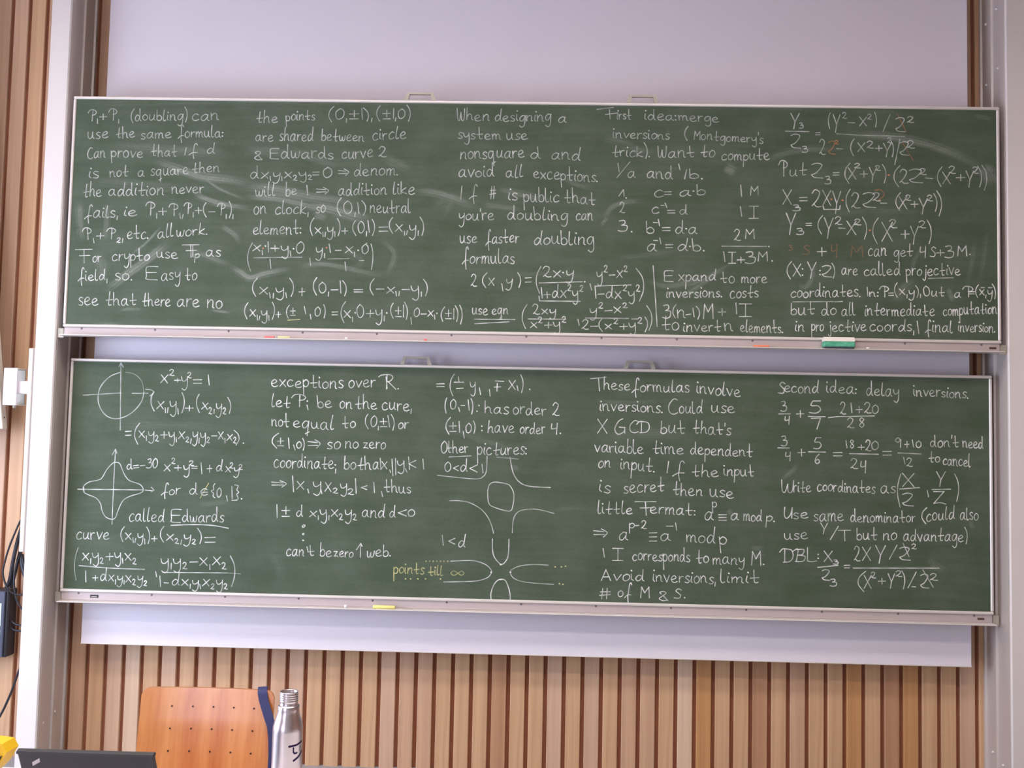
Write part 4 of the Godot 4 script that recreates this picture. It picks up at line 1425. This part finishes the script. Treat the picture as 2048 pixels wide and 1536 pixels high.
const LOWER_TEXT := [
["line",[247,1164,252,1015,259,818],0,0,0.75],
["line",[237,1147,247,1167,261,1145],0,0,0.5],
["line",[248,1118,193,1095,146,1041,135,979,152,926,188,888,232,877,280,888,327,920,364,969,374,1017],1,0,0.7],
["line",[374,1017,359,1075,319,1110,275,1118],1,0,0.35],
["line",[56,995,255,1011],0,0,0.55],
["line",[313,1010,396,1012],0,0,0.75],
["line",[383,1032,410,1030,425,1018,406,998],1,0,0.7],
["sign","x",459,1067,496,1109,0,0,0.9],
["sign","2",504,1106,529,1138,0,0,0.9],
["sign","+",532,1073,563,1091,0,0,0.9],
["word","y",569,1064,600,1065,36,0,0.9],
["sign","2",599,1096,619,1125,0,0,0.9],
["sign","=",631,1068,674,1088,0,0,0.9],
["sign","1",707,1060,714,1113,0,0,0.9],
["word","(x_1,y_1)",416,934,586,927,40,0,0.9],
["sign","+",594,925,636,952,0,0,0.9],
["word","(x_2,y_2)",654,934,831,925,36,0,0.9],
["sign","=",287,792,317,814,0,0,0.9],
["sign","(",335,747,359,856,0,0,0.9],
["word","x_1y_2+y_1x_2,",358,781,631,777,35,0,0.9],
["word","y_1y_2-x_1x_2",638,778,865,780,35,0,0.9],
["sign",")",852,753,880,830,0,0,0.9],
["line",[903,764,905,764],0,0,0.9],
["word","d=-30",304,614,461,630,27,0,0.9],
["sign","x",496,612,528,646,0,0,0.9],
["sign","2",535,651,553,680,0,0,0.9],
["sign","+",551,616,586,643,0,0,0.9],
["word","y",599,612,628,613,34,0,0.9],
["sign","2",627,644,650,668,0,0,0.9],
["sign","=",640,629,668,640,0,0,0.9],
["sign","1",687,602,694,659,0,0,0.9],
["sign","+",720,610,745,648,0,0,0.9],
["word","d",768,620,799,621,29,0,0.9],
["sign","x",816,614,842,643,0,0,0.9],
["sign","2",839,634,855,663,0,0,0.9],
["word","y",860,613,886,613,29,0,0.9],
["sign","2",885,628,904,654,0,0,0.9],
["line",[239,719,237,534,238,333],0,0,0.85],
["line",[223,690,239,719,247,698],0,0,0.7],
["line",[242,652,228,647,200,616,176,572,157,559,111,548,86,531,79,515,85,495,100,485,148,466,173,438,183,402,204,370,238,359,256,371,266,403,289,455,326,479,377,496,393,513,375,540,322,558,298,580,280,612,264,646,242,652],1,0,0.8],
["line",[51,509,390,513],0,0,0.95],
["line",[402,512,438,510],0,0,0.95],
["line",[434,528,449,513,435,504],0,0,0.7],
["line",[81,520,85,494],0,0,0.95],
["word","for",488,491,584,495,30,0,0.95],
["word","d",635,493,675,494,31,0,0.95],
["word","c",694,492,729,492,32,0,0.95],
["line",[701,507,729,509],0,0,0.95],
["line",[731,555,690,478],0,2,0.8],
["sign","{",746,481,767,553,0,0,0.95],
["sign","0",776,484,798,533,0,0,0.95],
["sign","1",826,465,832,492,0,0,0.95],
["sign","1",852,477,856,542,0,0,0.95],
["sign","}",866,470,889,549,0,0,0.95],
["line",[854,470,882,470],0,0,0.95],
["line",[904,479,906,478],0,0,0.95],
["word","called",327,352,508,349,37,0,0.95],
["sign","E",543,350,594,418,0,0,0.95],
["word","dwards",604,353,816,361,35,0,0.95],
["line",[544,335,651,341,754,340,843,327],1,0,0.95],
["word","curve",57,253,226,257,35,0,0.95],
["word","(x_1,y_1)",286,261,437,253,32,0,0.95],
["sign","+",446,251,476,277,0,0,0.95],
["word","(x_2,y_2)",493,261,706,257,33,0,0.95],
["sign","=",722,253,777,279,0,0,0.95],
["sign","(",53,44,68,210,0,0,0.6],
["word","x_1y_2+y_1x_2",92,148,373,152,34,0,0.95],
["line",[77,119,239,110,417,108],1,0,0.8],
["sign","1",112,36,116,93,0,0,0.95],
["sign","+",151,44,178,72,0,0,0.95],
["word","dx_1y_1x_2y_2",191,46,432,40,31,0,0.95],
["sign","1",475,72,481,98,0,0,0.95],
["sign","1",498,22,503,77,0,0,0.95],
["line",[521,42,544,42],0,0,0.95],
["word","dx_1y_1x_2y_2",563,32,850,33,31,0,0.95],
["word","y_1y_2-x_1x_2",503,130,839,138,38,0,0.95],
["line",[512,95,843,100],0,0,0.95],
["line",[843,100,913,97],0,0,0.4],
["sign",")",857,31,884,187,0,0,0.7],
["word","exceptions",1039,1061,1411,1056,37,0,1],
["word","over",1441,1059,1577,1067,35,0,1],
["sign","R",1593,1058,1684,1133,0,0,1],
["line",[1631,1120,1639,1062],0,0,1],
["line",[1695,1061,1697,1061],0,0,1],
["word","let",1043,954,1139,954,35,0,1],
["sign","P",1145,957,1218,1022,0,0,1],
["line",[1227,988,1229,987],0,0,1],
["sign","1",1226,942,1233,967,0,0,1],
["word","be",1284,955,1355,956,34,0,1],
["word","on",1398,955,1460,956,33,0,1],
["word","the",1478,954,1589,955,34,0,1],
["word","cure,",1617,952,1767,949,37,0,1],
["word","not",1048,855,1138,850,36,0,1],
["word","equal",1160,853,1368,843,35,0,1],
["word","to",1415,853,1481,855,35,0,1],
["word","(0,~1)",1533,862,1681,860,33,0,1],
["word","or",1703,857,1753,858,31,0,1],
["sign","(",1052,742,1084,819,0,0,1],
["sign","~",1079,754,1112,795,0,0,1],
["sign","1",1136,741,1142,796,0,0,1],
["sign","1",1164,733,1173,760,0,0,1],
["sign","0",1180,744,1204,779,0,0,1],
["sign",")",1210,734,1219,795,0,0,1],
["sign",">>",1237,746,1301,790,0,0,1],
["word","so",1339,746,1405,747,36,0,1],
["word","no",1432,750,1498,751,36,0,1],
["word","zero",1527,754,1638,750,32,0,1],
["word","coordinate;",1067,643,1386,641,37,0,1],
["word","both",1429,639,1569,642,35,0,1],
["word","a",1578,645,1607,645,34,0,1],
["line",[1613,702,1619,643],0,0,1],
["sign","x",1621,648,1649,685,0,0,1],
["line",[1664,644,1669,629],0,0,1],
["line",[1674,699,1681,613],0,0,1],
["line",[1692,703,1696,618],0,0,1],
["word","y",1704,659,1738,660,31,0,1],
["line",[1745,651,1753,633],0,0,1],
["sign","<",1761,658,1798,695,0,0,1],
["line",[1759,712,1766,647],0,0,1],
["sign","1",1833,650,1839,702,0,0,1],
["sign",">>",1057,543,1133,576,0,0,1],
["line",[1164,601,1172,521],0,0,1],
["sign","x",1187,534,1224,574,0,0,1],
["sign","1",1245,516,1251,536,0,0,1],
["word","y",1273,536,1312,537,34,0,1],
["sign","1",1313,513,1319,535,0,0,1],
["sign","x",1333,526,1365,572,0,0,1],
["sign","2",1376,518,1400,544,0,0,1],
["word","y",1414,535,1446,536,35,0,1],
["sign","2",1453,513,1482,543,0,0,1],
["line",[1489,595,1495,519],0,0,1],
["sign","<",1520,540,1549,560,0,0,1],
["sign","1",1584,525,1589,579,0,0,1],
["sign","1",1625,506,1631,533,0,0,1],
["word","thus",1640,529,1776,525,32,0,1],
["sign","1",1088,386,1092,454,0,0,1],
["sign","~",1115,394,1156,444,0,0,1],
["word","d",1192,393,1224,394,31,0,1],
["word","x_1y_1x_2y_2",1258,396,1502,398,33,0,1],
["word","and",1531,399,1644,397,34,0,1],
["word","d",1671,400,1700,400,32,0,1],
["sign","<",1714,410,1756,442,0,0,1],
["sign","0",1765,409,1798,445,0,0,1],
["line",[1223,347,1230,353,1237,351,1234,344,1225,341,1223,347],1,0,1],
["line",[1225,307,1229,311,1233,308,1229,302,1225,307],1,0,1],
["line",[1228,275,1232,274],0,0,1],
["word","can",1147,193,1237,196,33,0,1],
["sign","1",1250,223,1256,243,0,0,1],
["word","t",1257,196,1291,197,28,0,1],
["word","be",1319,195,1379,197,32,0,1],
["word","zero",1393,195,1488,196,28,0,1],
["line",[1526,196,1526,265],0,0,1],
["line",[1505,233,1526,266,1534,251],0,0,1],
["word","web.",1560,197,1679,206,32,0,1],
["sign","=",1893,1076,1934,1091,0,0,1],
["sign","(",1963,1029,1983,1142,0,0,1],
["line",[1984,1100,2033,1101],0,0,1],
["line",[2005,1128,2009,1101],0,0,1],
["line",[1997,1068,2032,1070],0,0,1],
["word","y",2068,1067,2094,1067,37,0,1],
["sign","1",2115,1039,2121,1074,0,0,1],
["sign","1",2166,1031,2171,1067,0,0,1],
["line",[2195,1111,2239,1109],0,0,1],
["line",[2190,1079,2225,1081],0,0,1],
["line",[2206,1098,2205,1059],0,0,1],
["sign","x",2264,1068,2299,1115,0,0,1],
["sign","1",2308,1063,2314,1088,0,0,1],
["sign",")",2325,1053,2339,1145,0,0,1],
["line",[2373,1071,2375,1071],0,0,1],
["sign","(",1940,940,1948,1019,0,0,1],
["sign","0",1968,961,1996,1013,0,0,1],
["sign","1",2010,949,2016,970,0,0,1],
["line",[2020,981,2041,981],0,0,1],
["sign","1",2058,957,2065,1011,0,0,1],
["sign",")",2073,938,2083,1017,0,0,1],
["line",[2114,983,2116,982],0,0,1],
["line",[2105,953,2106,953],0,0,1],
["word","has",2147,946,2267,942,34,0,1],
["word","order",2292,943,2461,940,36,0,1],
["sign","2",2494,939,2528,1005,0,0,1],
["sign","(",1947,832,1969,918,0,0,1],
["sign","~",1965,847,2001,893,0,0,1],
["sign","1",2014,842,2018,900,0,0,1],
["sign","1",2036,814,2043,849,0,0,1],
["sign","0",2050,841,2078,891,0,0,1],
["sign",")",2087,839,2097,904,0,0,1],
["line",[2131,877,2133,877],0,0,1],
["line",[2132,855,2133,854],0,0,1],
["word","have",2164,847,2298,848,34,0,1],
["word","order",2329,846,2457,846,31,0,1],
["sign","4",2488,842,2518,900,0,0,1],
["line",[2534,849,2536,848],0,0,1],
["sign","0",1926,735,1956,797,0,0,1],
["word","ther",1955,738,2065,738,32,0,1],
["word","pictures:",2113,730,2362,738,37,0,1],
["line",[1968,716,2080,724],0,0,0.7],
["line",[2212,720,2324,713],0,0,0.4],
["sign","0",1947,641,1977,691,0,0,1],
["sign","<",1991,646,2017,673,0,0,1],
["word","d",2028,643,2063,643,31,0,1],
["sign","<",2075,641,2114,679,0,0,1],
["sign","1",2137,637,2143,682,0,0,1],
["line",[1909,621,2004,613,2111,607,2144,620,2160,649,2162,724],1,0,0.9],
["line",[2280,720,2287,681,2300,636,2330,596,2380,576,2489,571],1,0,0.85],
["line",[2169,546,2175,488,2202,466,2281,447,2299,476,2303,533,2284,574,2260,586,2207,593,2178,580,2169,546],1,0,1],
["line",[1976,493,2023,494,2076,486,2134,456,2172,415,2194,369,2204,331],1,0,0.85],
["line",[2299,338,2301,387,2310,424,2333,448,2380,459,2433,458,2509,441],1,0,0.8],
["line",[2199,304,2201,245,2213,209,2244,178,2266,190,2281,226,2283,306],1,0,0.95],
["line",[2242,176,2246,176],0,0,0.95],
["sign","1",1942,265,1949,317,0,0,0.95],
["sign","<",1976,273,2007,303,0,0,0.95],
["word","d",2026,262,2060,262,31,0,0.95],
["word","points",1700,119,1854,120,30,2,0.75],
["word","till",1878,113,1949,114,26,2,0.75],
["sign","@",1991,116,2058,138,0,2,0.6],
["line",[1863,184,1864,184],0,2,0.5],
["line",[1881,185,1882,184],0,2,0.5],
["line",[1899,185,1900,184],0,2,0.5],
["line",[1918,185,1919,185],0,2,0.5],
["line",[1936,186,1937,185],0,2,0.5],
["line",[1954,186,1955,186],0,2,0.5],
["line",[1973,187,1974,186],0,2,0.5],
["line",[1760,92,1762,92],0,2,0.7],
["line",[1786,93,1788,92],0,2,0.7],
["line",[1823,94,1825,93],0,2,0.7],
["line",[1862,95,1864,94],0,2,0.7],
["line",[1938,96,1940,96],0,2,0.7],
["line",[1989,187,2062,192,2114,191,2167,174,2196,147,2194,126,2171,105,2117,90,2038,85,1955,81],1,0,0.8],
["line",[2485,179,2412,180,2349,173,2308,157,2293,139,2309,111,2351,94,2414,87,2515,83],1,0,0.7],
["line",[2292,139,2296,138],0,0,0.95],
["line",[2195,136,2197,136],0,0,0.95],
["line",[2520,171,2522,170],0,2,0.7],
["line",[2551,172,2554,171],0,2,0.7],
["line",[2572,176,2574,176],0,2,0.7],
["line",[2543,87,2545,86],0,2,0.7],
["line",[2561,84,2563,84],0,2,0.7],
["line",[2200,-8,2197,28,2208,67,2226,93,2246,102,2268,97,2284,66,2294,30,2296,-11],1,0,0.9],
["line",[2244,101,2248,101],0,0,0.95],
["line",[2684,1132,2765,1141],0,0,0.8],
["line",[2725,1133,2731,1070],0,0,1],
["word","hese",2754,1075,2887,1078,33,0,1],
["word","formulas",2897,1072,3190,1069,33,0,1],
["word","involve",3228,1068,3450,1055,34,0,1],
["word","inversions.",2735,970,3052,964,33,0,1],
["sign","C",3085,958,3131,1037,0,0,1],
["word","ould",3141,964,3257,966,33,0,1],
["word","use",3304,970,3422,970,34,0,1],
["sign","X",2724,853,2773,926,0,0,1],
["sign","Q",2812,850,2865,930,0,0,1],
["sign","C",2888,859,2932,922,0,0,1],
["sign","D",2923,860,2988,918,0,0,1],
["word","but",3046,860,3171,863,35,0,1],
["word","that's",3211,861,3402,858,35,0,1],
["word","variable",2712,758,2960,752,36,0,1],
["word","time",3005,753,3163,756,33,0,1],
["word","dependent",3200,755,3513,750,33,0,1],
["word","on",2732,676,2793,678,35,0,1],
["word","input.",2845,674,3015,661,35,0,1],
["sign","I",3081,658,3088,717,0,0,1],
["sign","f",3110,619,3168,721,0,0,1],
["word","the",3208,644,3342,647,35,0,1],
["word","input",3370,650,3523,653,33,0,1],
["word","is",2739,556,2793,550,35,0,1],
["word","secret",2864,552,3068,568,37,0,1],
["word","then",3113,546,3261,548,34,0,1],
["word","use",3301,543,3420,539,37,0,1],
["word","little",2733,444,2907,446,32,0,1],
["sign","F",2919,441,3027,512,0,0,1],
["word","ermat:",2999,452,3224,449,33,0,1],
["word","a",3276,424,3318,425,39,0,1],
["word","p",3313,490,3334,490,26,0,1],
["sign","%",3344,425,3384,454,0,0,1],
["word","a",3407,427,3445,428,33,0,1],
["word","mod",3470,426,3561,426,32,0,1],
["word","p.",3585,424,3625,425,28,0,1],
["sign",">>",2712,326,2782,368,0,0,1],
["word","a",2843,313,2886,314,39,0,1],
["word","p",2894,377,2920,378,23,0,1],
["line",[2925,388,2941,390],0,0,1],
["sign","2",2955,374,2981,415,0,0,1],
["sign","%",2994,312,3033,355,0,0,1],
["word","a",3055,316,3104,317,39,0,1],
["line",[3080,389,3115,390],0,0,1],
["sign","1",3127,369,3133,406,0,0,1],
["word","mod",3184,312,3326,308,38,0,1],
["word","p",3352,304,3387,305,37,0,1],
["sign","1",2762,225,2769,269,0,0,1],
["sign","J",2810,210,2865,272,0,0,1],
["word","corresponds",2913,214,3201,214,33,0,1],
["word","to",3234,208,3297,210,34,0,1],
["word","many",3318,205,3474,207,33,0,1],
["sign","M",3512,203,3558,274,0,0,1],
["line",[3571,209,3573,209],0,0,1],
["sign","A",2755,108,2803,163,0,0,1],
["word","void",2816,110,2971,112,32,0,1],
["word","inversions,",3017,110,3330,107,33,0,1],
["word","limit",3358,111,3552,114,33,0,1],
["sign","#",2747,15,2802,70,0,0,1],
["word","of",2841,29,2906,26,33,0,1],
["sign","M",2955,27,2999,82,0,0,1],
["sign","&",3049,15,3093,61,0,0,1],
["sign","S",3123,29,3160,76,0,0,1],
["line",[3176,33,3178,32],0,0,1],
["sign","S",3642,1076,3675,1133,0,0,0.85],
["word","econd",3673,1082,3845,1080,31,0,0.85],
["word","idea:",3887,1087,4034,1081,34,0,0.85],
["word","delay",4089,1074,4250,1071,35,0,0.85],
["word","inversions.",4327,1076,4598,1070,30,0,0.85],
["sign","3",3654,984,3684,1035,0,0,0.85],
["line",[3645,970,3704,972],0,0,0.85],
["sign","4",3676,917,3698,960,0,0,0.85],
["sign","+",3734,955,3773,989,0,0,0.85],
["sign","5",3798,978,3856,1041,0,0,0.85],
["line",[3795,961,3879,961],0,0,0.85],
["sign","7",3809,897,3856,954,0,0,0.85],
["line",[3895,956,3941,963],0,0,0.85],
["sign","2",3956,976,3984,1038,0,0,0.85],
["sign","1",4009,985,4014,1033,0,0,0.85],
["sign","+",4034,983,4067,1017,0,0,0.85],
["sign","2",4078,984,4111,1038,0,0,0.85],
["sign","0",4117,982,4147,1027,0,0,0.85],
["line",[3942,963,4128,970],0,0,0.85],
["sign","2",3992,907,4026,958,0,0,0.85],
["sign","8",4053,911,4075,959,0,0,0.85],
["sign","3",3657,808,3687,859,0,0,0.85],
["line",[3641,798,3699,798],0,0,0.85],
["sign","4",3680,733,3704,778,0,0,0.85],
["sign","+",3741,757,3779,794,0,0,0.85],
["sign","5",3821,797,3859,854,0,0,0.85],
["line",[3796,781,3882,781],0,0,0.85],
["sign","6",3829,722,3851,770,0,0,0.85],
["sign","=",3920,763,3965,781,0,0,0.85],
["sign","1",3984,804,3990,843,0,0,0.85],
["sign","8",4006,804,4023,846,0,0,0.85],
["sign","+",4045,796,4078,822,0,0,0.85],
["sign","2",4084,792,4111,848,0,0,0.85],
["sign","0",4114,798,4147,843,0,0,0.85],
["line",[4003,776,4147,776],0,0,0.85],
["sign","2",4009,701,4045,752,0,0,0.85],
["sign","4",4059,680,4084,742,0,0,0.85],
["sign","=",4169,772,4213,792,0,0,0.85],
["sign","9",4233,812,4260,862,0,0,0.85],
["sign","+",4280,813,4302,844,0,0,0.85],
["sign","1",4318,816,4324,852,0,0,0.85],
["sign","0",4337,814,4362,848,0,0,0.85],
["line",[4246,785,4362,782],0,0,0.6],
["sign","1",4274,729,4281,763,0,0,0.85],
["sign","2",4290,718,4318,761,0,0,0.85],
["word","don't",4409,818,4552,819,32,0,0.92],
["word","need",4572,819,4673,815,33,0,0.92],
["word","to",4401,740,4456,741,28,0,0.92],
["word","cancel",4472,731,4609,721,32,0,0.92],
["sign","W",3661,572,3722,637,0,0,0.92],
["word","rite",3722,576,3808,578,32,0,0.92],
["word","coordinates",3841,584,4130,579,32,0,0.92],
["word","as",4161,580,4232,581,35,0,0.92],
["sign","(",4243,510,4260,679,0,0,0.7],
["sign","X",4268,615,4326,683,0,0,0.92],
["line",[4254,603,4353,612],0,0,0.92],
["sign","Z",4268,519,4323,583,0,0,0.92],
["sign","1",4392,566,4398,599,0,0,0.92],
["sign","Y",4438,619,4483,695,0,0,0.92],
["line",[4416,604,4510,608],0,0,0.92],
["sign","z",4424,532,4485,595,0,0,0.92],
["sign",")",4529,547,4549,685,0,0,0.92],
["word","Use",3673,440,3794,443,32,0,1],
["word","same",3824,433,3973,438,34,0,1],
["word","denominator",4009,432,4333,437,31,0,1],
["sign","(",4364,431,4389,512,0,0,1],
["word","could",4388,443,4528,460,34,0,1],
["word","also",4556,455,4646,457,33,0,1],
["word","use",3679,338,3794,341,33,0,1],
["sign","Y",3858,367,3893,423,0,0,1],
["line",[3946,408,3906,341],0,0,1],
["sign","T",3946,336,4009,390,0,0,1],
["word","but",4039,344,4141,346,32,0,1],
["word","no",4171,344,4237,346,33,0,1],
["word","advantage)",4273,344,4590,346,33,0,1],
["sign","D",3652,222,3720,290,0,0,1],
["sign","B",3720,227,3781,291,0,0,1],
["sign","L",3792,228,3839,298,0,0,1],
["line",[3845,265,3847,265],0,0,1],
["line",[3845,246,3847,245],0,0,1],
["sign","X",3875,230,3916,283,0,0,1],
["sign","3",3921,218,3946,240,0,0,1],
["line",[3844,200,3946,213],0,0,1],
["sign","Z",3866,137,3905,190,0,0,1],
["sign","3",3905,108,3938,144,0,0,1],
["sign","=",3976,201,4004,215,0,0,1],
["sign","2",4026,237,4056,311,0,0,1],
["sign","X",4067,240,4108,307,0,0,1],
["sign","Y",4133,228,4182,317,0,0,1],
["line",[4240,321,4201,249],0,0,1],
["sign","Z",4253,247,4306,312,0,0,1],
["line",[4270,330,4300,265],0,0,0.7],
["sign","2",4314,304,4336,329,0,0,1],
["line",[4020,201,4450,211],0,0,1],
["sign","(",4045,84,4083,186,0,0,1],
["sign","X",4075,101,4111,167,0,0,1],
["sign","2",4111,154,4133,184,0,0,1],
["sign","+",4146,124,4182,153,0,0,1],
["sign","Y",4195,104,4228,178,0,0,1],
["sign","2",4234,165,4264,193,0,0,1],
["sign",")",4264,103,4278,193,0,0,1],
["line",[4335,189,4294,109],0,0,1],
["line",[4313,116,4332,115],0,0,1],
["sign","Z",4357,110,4398,180,0,0,1],
["line",[4368,201,4420,115],0,0,0.8],
["sign","2",4406,150,4442,184,0,0,1]
]
# smears of wiped chalk: points, width, strength
const UPPER_SMEARS := [
[[396,861,501,826,659,776,815,758,971,729],32,0.26],
[[645,794,765,710,923,650],10,0.22],
[[611,690,716,647,820,623,950,604],22,0.3],
[[842,727,1024,714,1231,675,1438,642,1542,602],40,0.2],
[[870,675,1077,663,1284,619,1414,580],25,0.26],
[[1181,628,1310,620,1465,580,1594,562],35,0.26],
[[1248,569,1286,583,1325,558],30,0.22],
[[476,519,389,419,309,355],10,0.25],
[[530,447,418,349,293,252,164,141],30,0.3],
[[36,642,48,512,68,409],28,0.17],
[[185,631,187,540,182,410],25,0.14],
[[137,384,175,281,153,198],45,0.1],
[[773,523,852,473,880,421],20,0.18],
[[623,392,754,342,858,305],22,0.14],
[[819,317,885,280,938,252,1014,274,1167,308],22,0.32],
[[1167,308,1294,330,1422,314,1551,288,1633,269],20,0.18],
[[1633,269,1672,357,1662,413,1584,471],22,0.12],
[[1744,714,1872,705,1988,671,2091,626],28,0.22],
[[2165,746,2306,707,2484,673],25,0.12],
[[2103,652,2231,638,2333,625],20,0.12],
[[2507,808,2610,757,2699,743],25,0.1],
[[3338,861,3373,846,3404,831],38,0.22],
[[2695,1012,2797,988,2912,937,3039,913],40,0.09],
[[3532,886,3620,931,3771,959,3947,956],25,0.12],
[[3946,1039,4147,1031,4323,1003,4472,953,4597,893,4683,833],32,0.2],
[[4627,889,4666,838,4683,775],55,0.22],
[[4586,1140,4648,1130,4698,1108],22,0.1],
[[2729,579,2769,641,2839,673,2940,680],20,0.16],
[[2727,579,2745,564],30,0.18],
[[3098,177,3222,255,3322,333,3409,385],18,0.16],
[[3135,241,3235,281,3347,359],10,0.18],
[[2946,276,3047,247,3147,264,3272,319],20,0.12],
[[3723,289,3740,251,3777,290,3797,392],20,0.14],
[[4196,171,4233,247,4320,312],35,0.12],
[[4456,263,4488,188],20,0.2],
[[4270,298,4295,400,4346,477],15,0.1],
[[4594,531,4581,404,4543,252],20,0.07],
[[4657,583,4638,405,4604,228],18,0.07],
[[99,-19,201,-2,330,-5],18,0.28],
[[265,71,332,83,404,79],12,0.16],
[[738,85,854,71],10,0.22],
[[1394,404,1498,354,1449,289],40,0.08],
[[1848,617,1949,670,1901,566],35,0.06],
[[-3,1135,904,1167,2193,1183,3467,1172,4686,1136],22,0.1],
[[1067,944,1276,868,1432,844],30,0.1],
[[861,915,1068,905,1199,854],35,0.1],
[[1584,899,1689,848,1767,810],40,0.08],
[[132,931,472,910,862,889],40,0.08],
[[37,747,402,720,766,705],35,0.07],
[[2213,276,2466,298,2694,272],22,0.06],
[[2768,375,2969,404,3170,432],22,0.07],
[[3624,85,3972,66,4270,122],22,0.05],
[[3772,621,4122,651,4471,631],25,0.06]
]
const LOWER_SMEARS := [
[[101,815,492,849,884,831],30,0.06],
[[2712,843,2992,854,3297,850],40,0.06],
[[2684,1017,2888,1011,3092,1030],20,0.08],
[[3653,635,3703,674,3753,726],18,0.14],
[[991,731,1303,699,1715,733],30,0.05],
[[1062,221,1117,121,1089,19],45,0.05],
[[4405,275,4429,226,4504,183],30,0.1],
[[3504,291,3579,286],20,0.1],
[[3389,482,3415,453],20,0.14],
[[1969,854,2228,782,2357,721],25,0.06],
[[2281,681,2333,657],20,0.12],
[[2490,457,2616,473,2744,463],20,0.05],
[[1940,-10,2169,-12],8,0.3],
[[3517,254,3592,251],18,0.12],
[[665,441,871,472],25,0.06],
[[4605,455,4617,405],15,0.12]
]
